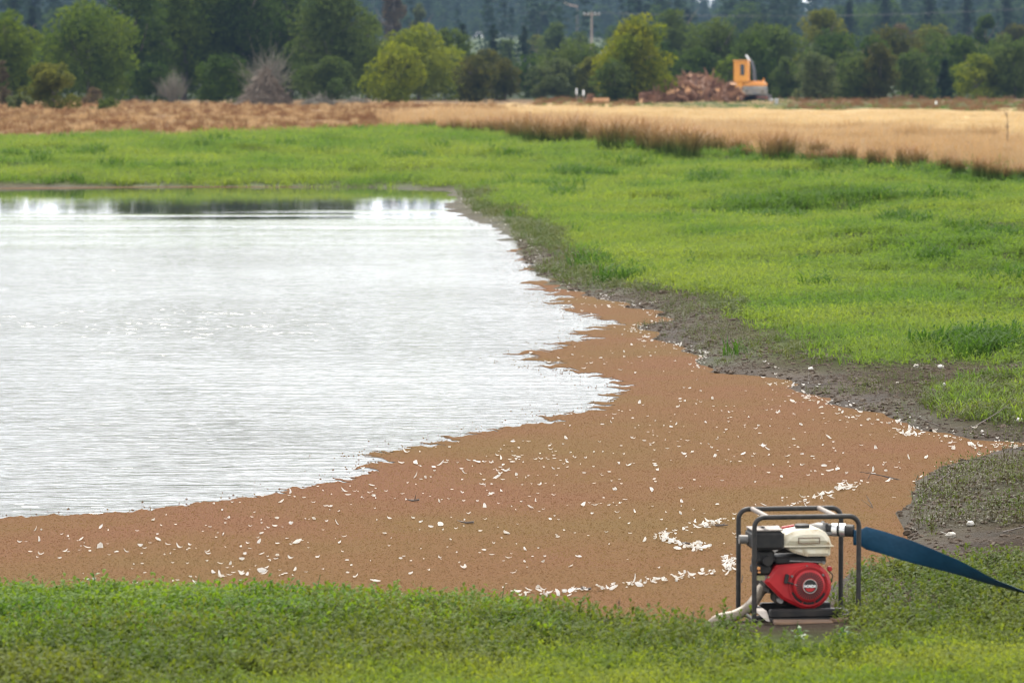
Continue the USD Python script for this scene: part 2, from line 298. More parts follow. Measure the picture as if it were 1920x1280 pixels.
# ---------------------------------------------------------------- instancing of plants nobody could count
def scatter(poly, per_m2, seed, ymax=None, clip=True, margin=2.5, vary=None):
    r = np.random.default_rng(seed); b = poly.bounds; out = []
    n = int((b[2] - b[0]) * (b[3] - b[1]) * per_m2)
    X, Y = r.uniform(b[0], b[2], n), r.uniform(b[1], b[3], n)
    k = np.abs(X) < 0.121 * Y + margin if clip else np.ones(n, bool)
    X, Y = X[k], Y[k]; k = shapely.contains_xy(poly, X, Y); return X[k], Y[k]
def instancer(name, protos, pos, rz, scale, which, label, cat, tilt=None, parent=None):
    pi = UsdGeom.PointInstancer.Define(stage, path_of(name, parent)); base = pi.GetPath()
    for i, (m, mt) in enumerate(protos):
        usdkit.mesh(stage, f'{base}/kinds/kind_{i}', m, L(mt), False)
    pi.CreatePrototypesRel().SetTargets([f'{base}/kinds/kind_{i}' for i in range(len(protos))])
    n = len(pos); pi.CreatePositionsAttr(Vt.Vec3fArray.FromNumpy(np.asarray(pos, np.float32))); pi.CreateProtoIndicesAttr(Vt.IntArray.FromNumpy(np.asarray(which, np.int32)))
    sc = np.asarray(scale, np.float32); sc = np.repeat(sc[:, None], 3, 1) if sc.ndim == 1 else sc
    pi.CreateScalesAttr(Vt.Vec3fArray.FromNumpy(np.ascontiguousarray(sc)))
    c, s = np.cos(np.asarray(rz) / 2), np.sin(np.asarray(rz) / 2)
    if tilt is None: q = [Gf.Quath(float(a), 0, 0, float(b)) for a, b in zip(c, s)]
    else:
        ct, st = np.cos(tilt / 2), np.sin(tilt / 2); q = [Gf.Quath(float(a * e), float(a * f_), float(b * f_), float(b * e)) for a, b, e, f_ in zip(c, s, ct, st)]
    pi.CreateOrientationsAttr(Vt.QuathArray(q))
    return tag(pi.GetPrim(), label, cat, kind='stuff')

def blades(r, n, h, spread, width, lean=0.5, seg=2, h0=0.5):
    """A clump of n narrow leaves."""
    V, Fc = [], []
    for i in range(n):
        a, rr = r.uniform(0, 2 * np.pi), spread * math.sqrt(r.uniform()); b = np.array([rr * math.cos(a), rr * math.sin(a), -0.02])
        hh = h * r.uniform(h0, 1.0); a2 = r.uniform(0, 2 * np.pi); dr = np.array([math.cos(a2), math.sin(a2), 0]); sd = np.array([-dr[1], dr[0], 0]) * width * r.uniform(0.7, 1.2) / 2
        ln = lean * r.uniform(0.2, 1.2) * hh; k = len(V)
        mid = b + np.array([0, 0, hh * 0.62]) + dr * ln * 0.35; tip = b + np.array([0, 0, hh * r.uniform(0.8, 1.0)]) + dr * ln
        V += [b - sd * 0.6, b + sd * 0.6, mid + sd, mid - sd, tip]; Fc += [(k, k + 1, k + 2), (k, k + 2, k + 3), (k + 3, k + 2, k + 4)]
    return trimesh.Trimesh(np.array(V), np.array(Fc), process=False)
def leafy(r, stems, h, spread, leaf_l, leaf_w, per, upright=0.4):
    """A leafy weed: stems bearing lance-shaped leaves in a spiral."""
    V, Fc = [], []
    for s in range(stems):
        a, rr = r.uniform(0, 2 * np.pi), spread * math.sqrt(r.uniform()); b = np.array([rr * math.cos(a), rr * math.sin(a), -0.01]); hh = h * r.uniform(0.5, 1.0)
        a2 = r.uniform(0, 2 * np.pi); top = b + np.array([math.cos(a2) * hh * 0.45 * r.uniform(), math.sin(a2) * hh * 0.45 * r.uniform(), hh])
        k = len(V); e = np.array([0.0018, 0, 0]); V += [b - e, b + e, top]; Fc.append((k, k + 1, k + 2))
        for j in range(per):
            t = (j + r.uniform(0.2, 1.0)) / per; p = b + (top - b) * t; a3 = j * 2.4 + r.uniform(0, 1.2); el = r.uniform(-0.25, 0.9) * (0.5 + t * 0.6) if r.uniform() > upright else r.uniform(0.5, 1.2)
            ll, ww = leaf_l * r.uniform(0.6, 1.15) * (1.1 - 0.45 * t), leaf_w * r.uniform(0.7, 1.15) * (1.1 - 0.35 * t)
            dr = np.array([math.cos(a3) * math.cos(el), math.sin(a3) * math.cos(el), math.sin(el)]); sd = np.array([-math.sin(a3), math.cos(a3), r.uniform(-0.4, 0.4)]) * ww / 2
            m1, tip = p + dr * ll * 0.45 + np.array([0, 0, 0.08 * ll]), p + dr * ll - np.array([0, 0, 0.18 * ll]); k = len(V)
            V += [p, m1 + sd, m1 - sd, tip]; Fc += [(k, k + 1, k + 2), (k + 2, k + 1, k + 3)]
    return trimesh.Trimesh(np.array(V), np.array(Fc), process=False)
def on_ground(X, Y, dz=0.0): return np.stack([X, Y, terrain(X, Y) + dz], 1)

leafmat('meadow_leaf', (0.100, 0.184, 0.031), (0.188, 0.256, 0.046), 0.28, 0.5, isl=0.3, spec=0.08, rough=0.75)
leafmat('meadow_dark', (0.056, 0.126, 0.021), (0.092, 0.176, 0.030), 0.6, 0.43, isl=0.4, spec=0.08, rough=0.75)
leafmat('edge_leaf', (0.085, 0.130, 0.026), (0.130, 0.150, 0.044), 1.2, 0.35, c=(0.13, 0.075, 0.04), isl=0.45, spec=0.12, rough=0.7)
leafmat('weed_leaf', (0.120, 0.240, 0.030), (0.225, 0.345, 0.046), 1.6, 0.5, isl=0.55, spec=0.12, rough=0.7)
leafmat('weed_olive', (0.118, 0.192, 0.029), (0.215, 0.265, 0.044), 1.7, 0.45, c=(0.24, 0.115, 0.05), isl=0.6, spec=0.1, rough=0.7)
leafmat('lawn_leaf', (0.170, 0.255, 0.034), (0.258, 0.315, 0.050), 1.6, 0.5, isl=0.45, spec=0.08, rough=0.75)
leafmat('dry_red', (0.165, 0.078, 0.034), (0.235, 0.150, 0.072), 0.22, 0.3, isl=0.35, spec=0.1, rough=0.8)
leafmat('dry_tan', (0.37, 0.25, 0.12), (0.47, 0.345, 0.185), 0.15, 0.38, isl=0.3, spec=0.15)
leafmat('dry_gold', (0.42, 0.32, 0.165), (0.49, 0.38, 0.205), 0.15, 0.38, isl=0.2, spec=0.1)
leafmat('mud_weed', (0.080, 0.066, 0.026), (0.105, 0.098, 0.036), 2.0, 0.25, c=(0.09, 0.05, 0.03), isl=0.5, spec=0.15)
leafmat('fern_brown', (0.099, 0.0465, 0.020), (0.091, 0.0515, 0.0175), 0.33, 0.02, isl=0.14, spec=0.04, rough=0.9)
leafmat('fern_olive', (0.10, 0.062, 0.016), (0.117, 0.073, 0.019), 0.8, 0.02, isl=0.14, spec=0.04, rough=0.9)

r = np.random.default_rng(100)
P_meadow = [(blades(r, 16, 0.14, 0.13, 0.012, 1.0), 'meadow_leaf') for _ in range(2)] + [(leafy(r, 5, 0.14, 0.13, 0.065, 0.017, 6), 'meadow_leaf') for _ in range(4)]
P_dark = [(blades(r, 22, 0.24, 0.14, 0.017, 0.9), 'meadow_dark') for _ in range(3)] + [(leafy(r, 4, 0.24, 0.13, 0.10, 0.024, 7), 'meadow_dark') for _ in range(2)]
P_edge = [(leafy(r, 4, 0.13, 0.11, 0.06, 0.016, 6), 'edge_leaf') for _ in range(3)] + [(blades(r, 14, 0.12, 0.12, 0.010, 1.0), 'edge_leaf') for _ in range(2)]

# the green meadow round the far and right shores; sparser where it meets the mud
X, Y = scatter(green, 85, 201); d_e = shapely.distance(green.boundary, shapely.points(X, Y)); keep = (RNG.uniform(size=len(X)) < np.clip(0.25 + d_e / 1.5, 0, 1) * np.interp(Y, [25, 60, 95, 170], [1, 0.75, 0.35, 0.2]))
X, Y, d_e = X[keep], Y[keep], d_e[keep]
dw = pond_dist(X, Y); tall = fb(X, Y * 0.35, 0.9, 51) + (fb(X, Y * 0.5, 3.0, 54) - 0.5) * 0.5 + RNG.uniform(-0.12, 0.12, len(X)) - 0.06
for px, py, rx, ry_ in [(1600, 378, 115, 9), (1430, 392, 75, 9), (1335, 350, 45, 7), (1690, 425, 50, 8), (1750, 490, 40, 8), (1830, 655, 130, 22), (1500, 500, 30, 5), (1110, 330, 60, 7), (1160, 525, 60, 10), (1690, 385, 60, 8), (1860, 445, 70, 8), (1555, 540, 70, 7), (1890, 350, 60, 9), (1120, 500, 60, 10), (1050, 372, 25, 5), (590, 290, 40, 4), (450, 283, 25, 3), (760, 305, 60, 4), (60, 300, 80, 4), (360, 318, 60, 4)]:
    c = ground(np.array([px]), np.array([py]))[0]; rw = rx / F * c[1]; rd = abs(ground(np.array([px]), np.array([py - ry_]))[0][1] - ground(np.array([px]), np.array([py + ry_]))[0][1]) / 2
    tall = tall + 0.45 * np.exp(-((X - c[0]) / rw) ** 2 * 1.2 - ((Y - c[1]) / rd) ** 2 * 1.2)
is_dark = tall > 0.72; is_edge = (dw < 0.35 + 0.9 * fb(X, Y, 0.5, 52)) & ~is_dark & (Y < 90)
s = np.interp(Y, [25, 60, 160], [0.85, 1.1, 2.0]) * RNG.uniform(0.6, 1.25, len(X)) * (0.55 + 0.95 * fb(X, Y, 0.6, 53))
for msk, P, nm, lb in ((~is_dark & ~is_edge, P_meadow, 'meadow_grass', 'bright green grass and weeds covering the meadow round the pond'), (is_dark, P_dark, 'tall_grass', 'darker taller grass tussocks in the green meadow'), (is_edge, P_edge, 'shore_weeds', 'olive and brownish weeds where the meadow meets the mud')):
    k = np.flatnonzero(msk); sc = s[k] * np.where(is_dark[k], 0.95, 1.0)
    instancer(nm, P, on_ground(X[k], Y[k]), RNG.uniform(0, 6.28, len(k)), sc, RNG.integers(0, len(P), len(k)), lb, 'grass' if nm != 'shore_weeds' else 'weeds')
# weeds on the mud at the right
def zone(poly, dens, seed, P, nm, lb, ct, s0, s1, thr=None, f=1.3, margin=1.5, fade=None):
    X, Y = scatter(poly, dens, seed, margin=margin)
    if fade: k = RNG.uniform(size=len(X)) < sstep(fade[0], fade[1], 960 + F * X / Y + (fb(X, Y, 0.12, 71) - 0.5) * 160); X, Y = X[k], Y[k]
    if thr is not None: k = fb(X, Y, f, seed) + RNG.uniform(-0.12, 0.12, len(X)) > thr; X, Y = X[k], Y[k]
    k = pond_dist(X, Y) > -0.02; X, Y = X[k], Y[k]
    return instancer(nm, P, on_ground(X, Y), RNG.uniform(0, 6.28, len(X)), RNG.uniform(s0, s1, len(X)), RNG.integers(0, len(P), len(X)), lb, ct)
P_mud = [(leafy(r, 3, 0.10, 0.07, 0.035, 0.010, 6), 'mud_weed') for _ in range(3)] + [(leafy(r, 3, 0.11, 0.07, 0.04, 0.012, 6), 'edge_leaf') for _ in range(2)]
P_weed = [(leafy(r, 4, 0.135, 0.085, 0.068, 0.022, 8), 'weed_leaf') for _ in range(4)] + [(blades(r, 12, 0.14, 0.07, 0.009, 0.8), 'weed_leaf') for _ in range(3)]
P_olive = [(leafy(r, 4, 0.12, 0.085, 0.054, 0.019, 7), 'weed_olive') for _ in range(4)] + [(blades(r, 7, 0.12, 0.06, 0.007, 0.9), 'weed_olive') for _ in range(1)]
P_lawn = [(leafy(r, 4, 0.075, 0.07, 0.035, 0.014, 6), 'lawn_leaf') for _ in range(3)] + [(blades(r, 10, 0.09, 0.06, 0.007, 0.9), 'lawn_leaf') for _ in range(2)]
zone(patch, 130, 211, P_edge + P_meadow[:2], 'mud_grass', 'green grass patch growing out of the mud at right', 'grass', 0.6, 1.1, 0.36)
zone(mudweeds, 160, 212, P_mud, 'mud_weeds', 'sparse brownish weeds on the dark mud at right', 'weeds', 0.7, 1.3, 0.42, 1.6)
zone(bankweeds, 300, 213, P_olive + P_edge[:3] + P_mud[:1], 'bank_weeds', 'low leafy weeds on the bank right of the pump', 'weeds', 0.5, 1.15, 0.42)
mudzone = Polygon(gpoly([(960, 440), (1300, 545), (1480, 660), (1990, 690), (1990, 850), (1700, 805), (1500, 735), (1290, 705), (1180, 650), (1160, 590), (1000, 520)])).buffer(0)
zone(mudzone.difference(green).buffer(0), 170, 214, P_mud, 'mud_sprouts', 'tiny sprouts scattered over the mud of the right shore', 'weeds', 0.4, 0.9, 0.50, 0.9)
# clods of broken mud
mat('mud_clod', (0.032, 0.022, 0.0145), (0.058, 0.041, 0.027), 9.0, 0.85, spec=0.15)
def clod(r):
    m = trimesh.creation.icosphere(1, 1.0); m.vertices = m.vertices * (1 + r.uniform(-0.35, 0.35, (len(m.vertices), 1))) * [1.2, 0.9, 0.55]; return m
allmud = mudzone.union(mudweeds).union(Polygon(gpoly([(1680, 880), (2100, 850), (2100, 1140), (1640, 1140), (1620, 1080)])).buffer(0)).difference(pond)
shapely.prepare(allmud); X, Y = scatter(allmud, 300, 245, margin=1.0); k = (fb(X, Y, 1.8, 246) + RNG.uniform(-0.2, 0.2, len(X)) > 0.42) & ~shapely.contains_xy(green.buffer(-0.6), X, Y); X, Y = X[k], Y[k]
instancer('mud_clods', [(clod(r), 'mud_clod') for _ in range(4)], on_ground(X, Y), RNG.uniform(0, 6.28, len(X)), np.exp(RNG.normal(-4.6, 0.5, len(X))), RNG.integers(0, 4, len(X)), 'small clods and crumbs of dark drying mud on the shore', 'mud')
# the bank in the foreground
X, Y = scatter(lawn.difference(Polygon([(-13, 5), (13, 5), (13, 13.3), (-13, 13.3)])), 520, 221, margin=0.8)
PXi, PYi = project(on_ground(X, Y)); e = shapely.distance(LineString(near_edge), shapely.points(X, Y))
q = fb(X, Y, 0.9, 61); pump_gap = (np.abs(PXi - 1505) < 122) & (PYi < 1216); PYi = PYi + (q - 0.5) * 90
lush = (PYi + RNG.normal(size=len(X)) * 30 < np.interp(PXi, [0, 600, 950, 1150, 1300], [1205, 1182, 1165, 1120, 1000])); lawn_k = PYi + RNG.normal(size=len(X)) * 26 > np.interp(PXi, [0, 300, 700, 1000, 1300, 1500, 1920], [1330, 1285, 1245, 1225, 1225, 1205, 1185])
lawn_k &= ~lush; olive = ~lush & ~lawn_k
thin = RNG.uniform(size=len(X)) < np.where(olive, 0.75, 1.0) * np.where((PXi > 1080) & (PYi < 1200), 0.55, 1.0)
for msk, P, nm, lb, s0, s1 in ((lush, P_weed, 'lush_weeds', 'lush green weeds along the edge of the near bank', 0.4, 1.1), (olive, P_olive, 'olive_weeds', 'olive and reddish low weeds on the near bank', 0.4, 1.3), (lawn_k, P_lawn, 'near_lawn', 'short yellow green clover and grass at the very front', 0.7, 1.2)):
    k = np.flatnonzero(msk & thin & ~pump_gap)
    instancer(nm, P, on_ground(X[k], Y[k]), RNG.uniform(0, 6.28, len(k)), RNG.uniform(s0, s1, len(k)), RNG.integers(0, len(P), len(k)), lb, 'weeds' if nm != 'near_lawn' else 'grass')
# dry grasses
P_red = [(blades(r, 26, 0.5, 0.32, 0.022, 0.6), 'dry_red') for _ in range(4)]
P_tan = [(blades(r, 30, 0.62, 0.25, 0.014, 0.45), 'dry_tan') for _ in range(4)]
P_gold = [(blades(r, 26, 0.22, 0.35, 0.016, 0.8), 'dry_gold') for _ in range(3)]
upw = gpoly(green_up)
def band(pl, back):  # strip behind a pixel polyline
    a = gpoly(pl); b = a * (1 + back / np.linalg.norm(a, axis=1))[:, None]; return Polygon(np.vstack([a, b[::-1]])).buffer(0)
red_zone = Polygon(gpoly([(-500, 266), (0, 264), (300, 259), (600, 250), (760, 244), (900, 238), (960, 225), (1010, 212), (1000, 199), (-500, 199)])).buffer(0)
zone(red_zone, 3.6, 231, P_red + P_tan[:1], 'red_dry_grass', 'reddish brown dry grass beyond the far meadow', 'dry grass', 0.3, 0.75, margin=8, fade=(1040, 800))
tan_zone = band([(690, 242), (775, 239), (840, 240), (900, 240), (930, 244), (980, 256), (1100, 259), (1200, 268), (1300, 279), (1400, 288), (1500, 303), (1650, 312), (1800, 325), (1990, 340), (2150, 348)], 34)
zone(tan_zone, 12, 232, P_tan, 'tall_dry_grass', 'tall tan dry grass along the edge of the mown field', 'dry grass', 0.55, 1.15, margin=6, fade=(690, 960))
gold_zone = Polygon(gpoly([(900, 225), (1000, 240), (1400, 262), (1990, 285), (2200, 285), (2200, 214), (1990, 215), (1500, 210), (1180, 203), (960, 203)])).buffer(0)
zone(gold_zone, 5, 233, P_gold, 'stubble', 'pale gold stubble of the mown field', 'stubble', 0.6, 1.2, margin=8)
fringe = band([(1380, 312), (1500, 318), (1650, 335), (1800, 345), (1990, 355), (2150, 360)], 10)
zone(fringe, 14, 234, P_dark + P_meadow[:2] + P_edge[:1], 'fringe_weeds', 'taller green weeds where the meadow meets the dry grass', 'weeds', 0.8, 1.7, 0.40, 0.7, margin=4)
back_zone = Polygon(gpoly([(1000, 203), (2200, 212), (2200, 186), (1000, 186)])).buffer(0).difference(Polygon(gpoly([(1195, 209), (1470, 211), (1490, 188), (1190, 188)])).buffer(0))
zone(back_zone, 1.6, 235, P_red[:2] + P_dark[:3] + P_meadow[:2], 'field_margin_weeds', 'reddish and green weeds behind the mown field', 'weeds', 0.4, 0.95, margin=8)

zone(Polygon(gpoly([(1195, 209), (1470, 211), (1490, 189), (1190, 189)])).buffer(0), 5, 236, P_edge + P_dark[:1] + P_gold[:1], 'low_field_grass', 'low green grass strip in front of the log pile and excavator', 'grass', 0.5, 1.0, margin=4)
# floating fern fronds: tufts standing out of the mat
def frond(r, k=6):
    V = [(0, 0, 0.0082)]; a = np.linspace(0, 2 * np.pi, k, endpoint=False) + r.uniform(0, 1)
    for t in a: rr = r.uniform(0.006, 0.014); V.append((rr * math.cos(t), rr * math.sin(t), r.uniform(0.0, 0.004)))
    return trimesh.Trimesh(np.array(V), np.array([(0, 1 + i, 1 + (i + 1) % k) for i in range(k)]), process=False)
P_fern = [(frond(r), 'fern_brown') for _ in range(3)] + [(frond(r), 'fern_olive')]
X, Y = scatter(matpoly, 2600, 241, margin=0.6); keep = RNG.uniform(size=len(X)) < np.interp(Y, [20, 30, 45], [1, 0.6, 0.12]); X, Y = X[keep], Y[keep]
X2, Y2 = scatter(matpoly.buffer(0.5).difference(matpoly).intersection(pond), 160, 242, margin=0.5)
d2 = shapely.distance(matpoly, shapely.points(X2, Y2)); k2 = RNG.uniform(size=len(X2)) < np.exp(-d2 / 0.12); X, Y = np.concatenate([X, X2[k2]]), np.concatenate([Y, Y2[k2]])
pr = np.where(fb(X, Y, 1.4, 62) + RNG.uniform(-0.25, 0.25, len(X)) > 0.62, 3, RNG.integers(0, 3, len(X)))
instancer('fern_fronds', P_fern, np.stack([X, Y, np.full(len(X), -0.001)], 1), RNG.uniform(0, 6.28, len(X)), RNG.uniform(0.35, 0.8, len(X)), pr, 'tiny rust and olive fronds of the floating water fern', 'water fern')
# ---------------------------------------------------------------- trees
def leaves_at(r, P, N, size, aspect=0.6, flat=0.7):
    """Leaf-sized diamonds at the points P facing roughly along N."""
    n = len(P); nn = N * flat + r.normal(size=(n, 3)) * 0.6; nn /= np.linalg.norm(nn, axis=1, keepdims=True)
    u = np.cross(nn, r.normal(size=(n, 3))); u /= np.linalg.norm(u, axis=1, keepdims=True) + 1e-9; v = np.cross(nn, u)
    s = (size * r.uniform(0.6, 1.3, n))[:, None]; a, b = u * s * 0.5, v * s * 0.5 * aspect
    V = np.stack([P - a, P + b + nn * s * 0.08, P + a, P - b + nn * s * 0.08], 1).reshape(-1, 3); k = 4 * np.arange(n)[:, None]
    return trimesh.Trimesh(V, np.hstack([k, k + 1, k + 2, k, k + 2, k + 3]).reshape(-1, 3), process=False)
def crown(r, rx, ry, z0, z1, kind='round', size=0.3, lobes=None, dens=3.0):
    rz = (z1 - z0) / 2; zc = (z0 + z1) / 2; n_l = lobes or int(np.clip(24 + rx * rz * 2.0, 26, 80)); C, R = [], []
    for i in range(n_l):
        t = r.uniform(-0.95, 0.95); w = math.sqrt(max(0.02, 1 - t * t))
        if kind == 'column': w = 0.8 * (1 - max(0, t) ** 2) ** 0.5 + 0.1
        if kind == 'dome': w = 1.0 if t < 0 else math.sqrt(1 - t * t)
        if kind == 'spire': w = 0.12 + 0.9 * (1 - (t + 1) / 2)
        a = r.uniform(0, 2 * np.pi); q = w * math.sqrt(r.uniform(0.15, 1.0))
        lr = r.uniform(0.26, 0.46) * (0.55 + 0.45 * w); C.append(((rx * (q - lr * 0.75 * (q > 0.3))) * math.cos(a), (ry * (q - lr * 0.75 * (q > 0.3))) * math.sin(a), zc + rz * t * 0.86)); R.append(lr)
    C, R = np.array(C), np.array(R); m = min(rx, rz * 1.1)
    n = int(1.7 * dens * np.pi * rx * rz / (0.30 * size * size)); n = min(n, 15000)
    li = r.choice(n_l, n, p=R ** 2 / (R ** 2).sum()); d = r.normal(size=(n, 3)); d[:, 2] += 0.25; d /= np.linalg.norm(d, axis=1, keepdims=True)
    rr = (0.55 + 0.5 * r.uniform(size=n) ** 0.6)[:, None] * (R[li] * m)[:, None]
    P = C[li] + d * rr * np.array([1.05, 1.05, 0.9]); P[:, 2] = np.maximum(P[:, 2], max(0.05, z0 * 0.9))
    return leaves_at(r, P, d, size)
def limbs(r, h, rad, top, n=6, spread=0.4, sides=6):
    ms = [tube([(0, 0, -0.2), (0.02 * h, 0, top * 0.35), (-0.015 * h, 0.01 * h, top * 0.7), (0.01 * h, 0, top)], [rad * 1.25, rad, rad * 0.65, rad * 0.2], sides)]
    for i in range(n):
        z = top * r.uniform(0.3, 0.8); a = r.uniform(0, 6.28); l = h * spread * r.uniform(0.5, 1.0); e = np.array([math.cos(a), math.sin(a), r.uniform(0.4, 1.1)])
        p = np.array([0, 0, z]); ms.append(tube([p, p + e * l * 0.5, p + e * l + np.array([0, 0, 0.12 * l])], [rad * 0.5, rad * 0.3, rad * 0.1], 5))
    return cat_(ms)
def conifer_mesh(r, h, rad, tiers=16, size=0.5, per=11):
    P, N = [], []
    for i in range(tiers):
        t = (i + r.uniform(0, 0.6)) / tiers; z = h * (0.06 + 0.93 * t); L_ = rad * (1 - t) ** 0.8 + 0.03 * h * 0.3
        for k in range(per):
            a = r.uniform(0, 6.28); l = L_ * r.uniform(0.65, 1.1)
            for q in np.linspace(0.25, 1, max(2, int(l / size * 1.3))):
                P.append((math.cos(a) * l * q, math.sin(a) * l * q, z - 0.25 * l * q * q + r.normal() * 0.04 * size)); N.append((math.cos(a) * 0.5, math.sin(a) * 0.5, 0.8))
    return leaves_at(r, np.array(P), np.array(N), size, 0.7, 0.8)
SPEC = dict(  # species: leaf tones
    maple=((0.066, 0.112, 0.016), (0.120, 0.172, 0.022)), deep=((0.034, 0.066, 0.013), (0.062, 0.102, 0.017)), willow=((0.145, 0.190, 0.020), (0.205, 0.240, 0.028)), grey=((0.085, 0.115, 0.042), (0.125, 0.150, 0.055)),
    hawthorn=((0.052, 0.064, 0.016), (0.090, 0.090, 0.020)), yellow=((0.135, 0.185, 0.016), (0.225, 0.240, 0.018)), olive=((0.100, 0.122, 0.024), (0.150, 0.160, 0.032)), alder=((0.060, 0.096, 0.022), (0.095, 0.132, 0.030)),
    fir=((0.018, 0.038, 0.020), (0.030, 0.054, 0.026)), brown=((0.10, 0.080, 0.045), (0.14, 0.105, 0.055)))
for k_, (a_, b_) in SPEC.items(): leafmat('leaf_' + k_, a_, b_, 0.45, 0.46, isl=0.45, spec=0.08, rough=0.8, c=(0.25, 0.225, 0.02) if k_ == 'yellow' else None)
mat('bark', (0.055, 0.042, 0.032), (0.085, 0.068, 0.055), 3.0, 0.9, bump=0.5, bscale=8.0)
mat('dead_twig', (0.085, 0.076, 0.058), (0.125, 0.113, 0.088), 1.0, 0.9)
mat('brush_twig', (0.066, 0.048, 0.033), (0.105, 0.079, 0.056), 1.2, 0.9)
seed_n = [500]
def spot(px, base=None, Y=None):
    if Y is None: return ground(np.array([px], float), np.array([base], float))[0]
    x = (px - 960) / F * Y; return np.array([x, Y, float(terrain(np.array([x]), np.array([Y]))[0])])
def tree(name, px, half, top, sp, label, base=None, Y=None, kind='round', cat='tree', z0=0.12, group=None, size=None, dens=3.0, depth=1.0, trunk=True):
    seed_n[0] += 1; r = np.random.default_rng(seed_n[0]); p = spot(px, base, Y); h = at_y(px, top, p[1])[2] - p[2]; rx = half * (1.0 if sp == 'fir' else 1.15) / F * p[1]
    t = thing(name, label, cat, p, r.uniform(-0.3, 0.3), group); size = size or 0.30 * (p[1] / 310) ** 0.5
    if sp == 'fir':
        obj('trunk', tube([(0, 0, -0.3), (0, 0, h * 0.97)], [0.018 * h, 0.01], 6), 'bark', t); obj('crown', conifer_mesh(r, h, rx, int(12 + h), size * 1.7, 10), 'leaf_fir', t)
    else:
        if trunk: obj('trunk', limbs(r, h, 0.016 * h + 0.03, h * 0.8), 'bark', t)
        obj('crown', crown(r, rx, rx * depth, h * z0, h, kind, size, dens=dens), 'leaf_' + sp, t)
    return t
# left wood
tree('broadleaf_tree', 18, 62, 22, 'maple', 'light green rounded tree at the left edge of the photo', base=196, z0=0.05)
tree('broadleaf_tree', 165, 100, 8, 'maple', 'big mid green maple standing behind the round bush', base=192, z0=0.0, kind='dome')
tree('broadleaf_tree', 258, 62, -40, 'deep', 'dark green tree between the big maple and the dead sapling', Y=322, z0=0.0, kind='dome')
tree('broadleaf_tree', 345, 90, -75, 'maple', 'tall leafy tree standing behind the dead grey sapling', Y=330, z0=0.0, kind='dome')
tree('broadleaf_tree', 452, 85, -80, 'deep', 'tall dark tree towering behind the bare shrub on the brush pile', Y=330, z0=0.0, kind='dome')
tree('broadleaf_tree', 545, 75, -60, 'deep', 'dark tree just right of the bare grey shrub', Y=335, z0=0.0, kind='dome')
tree('broadleaf_tree', 622, 88, -25, 'alder', 'grey green willow like tree at the right end of the dark wood', Y=320, z0=0.0, kind='dome')
tree('broadleaf_tree', 690, 45, 20, 'alder', 'dull green tree wedged between the dark wood and the yellow green willow', Y=340, z0=0.0)
tree('understory_shrub', 285, 60, 120, 'deep', 'dark shrub at the foot of the wood left of the dead sapling', base=194, cat='shrub', kind='dome', z0=0, trunk=False)
tree('understory_shrub', 415, 60, 105, 'deep', 'dark shrub at the foot of the wood left of the brush pile', base=194, cat='shrub', kind='dome', z0=0, trunk=False)
tree('understory_shrub', 615, 75, 110, 'alder', 'dark green thicket behind the low grey brush', base=191, cat='shrub', kind='dome', z0=0, trunk=False)
tree('round_bush', 99, 62, 118, 'olive', 'round olive bush on a short trunk standing in the dry grass', base=213, cat='bush', z0=0.12, kind='dome', size=0.2, dens=4.5)
tree('low_shrub', 40, 38, 178, 'grey', 'low grey green shrub left of the round bush', base=207, cat='shrub', kind='dome', z0=0, trunk=False, size=0.22)
tree('low_shrub', 200, 36, 186, 'alder', 'low dark green shrub just right of the round bush', base=211, cat='shrub', kind='dome', z0=0, trunk=False, size=0.22)
tree('low_shrub', 172, 28, 166, 'brown', 'faded grey brown shrub behind the round bush', base=204, cat='shrub', kind='dome', z0=0, trunk=False, size=0.22, dens=2.0)
tree('low_shrub', 6, 14, 108, 'brown', 'rusty brown shrub at the very left edge', base=203, cat='shrub', kind='column', z0=0, trunk=False, size=0.2, dens=1.6)
# centre
tree('willow_tree', 785, 88, 48, 'willow', 'broad yellow green willow with a wide rounded top', Y=322, kind='dome', z0=0.0)
tree('willow_tree', 745, 60, 84, 'willow', 'smaller brighter yellow green willow in front of the broad one', base=196, kind='dome', z0=0.0)
tree('hawthorn_tree', 884, 48, 106, 'hawthorn', 'dark brownish hawthorn nearest the willows', base=191, kind='dome', z0=0.02)
tree('hawthorn_tree', 947, 33, 112, 'hawthorn', 'smaller dark hawthorn with a pointed left side', base=190, kind='dome', z0=0.02)
tree('grey_shrub', 1042, 66, 112, 'grey', 'wide grey green shrub in the middle of the field edge', base=188, cat='shrub', kind='dome', z0=0, trunk=False)
tree('grey_shrub', 1108, 30, 104, 'olive', 'yellowish shrub beside the big yellow tree', base=187, cat='shrub', kind='dome', z0=0, trunk=False)
tree('yellow_tree', 1190, 74, 30, 'yellow', 'big yellow green tree turning gold left of the log pile', base=193, kind='dome', z0=0.0, dens=4.0)
tree('broadleaf_tree', 1152, 42, 112, 'alder', 'darker green tree against the left foot of the yellow tree', base=193, kind='dome', z0=0)
for i, (px, half, top, nm, lb) in enumerate([(868, 28, 42, 'fir', 'leftmost of the dark conifers behind the hawthorns'), (925, 30, 46, 'fir', 'dark conifer right of the white gable'), (983, 33, 48, 'fir', 'broad dark conifer above the gap beside the small hawthorn'),
                                          (1042, 34, 40, 'alder', 'dark rounded tree above the grey green shrub'), (1084, 27, 52, 'alder', 'dull bluish tree below the utility pole'), (950, 26, 70, 'alder', 'lighter green tree between two dark conifers'), (1008, 22, 62, 'olive', 'light green tree among the dark conifers')]):
    tree('dark_conifer' if nm == 'fir' else 'broadleaf_tree', px, half, top, nm, lb, Y=470 + 12 * i, z0=0, kind='round')
tree('poplar_tree', 738, 26, -40, 'brown', 'tall brownish grey conifer rising above the willows', Y=520, kind='column', z0=0.05, size=0.45)
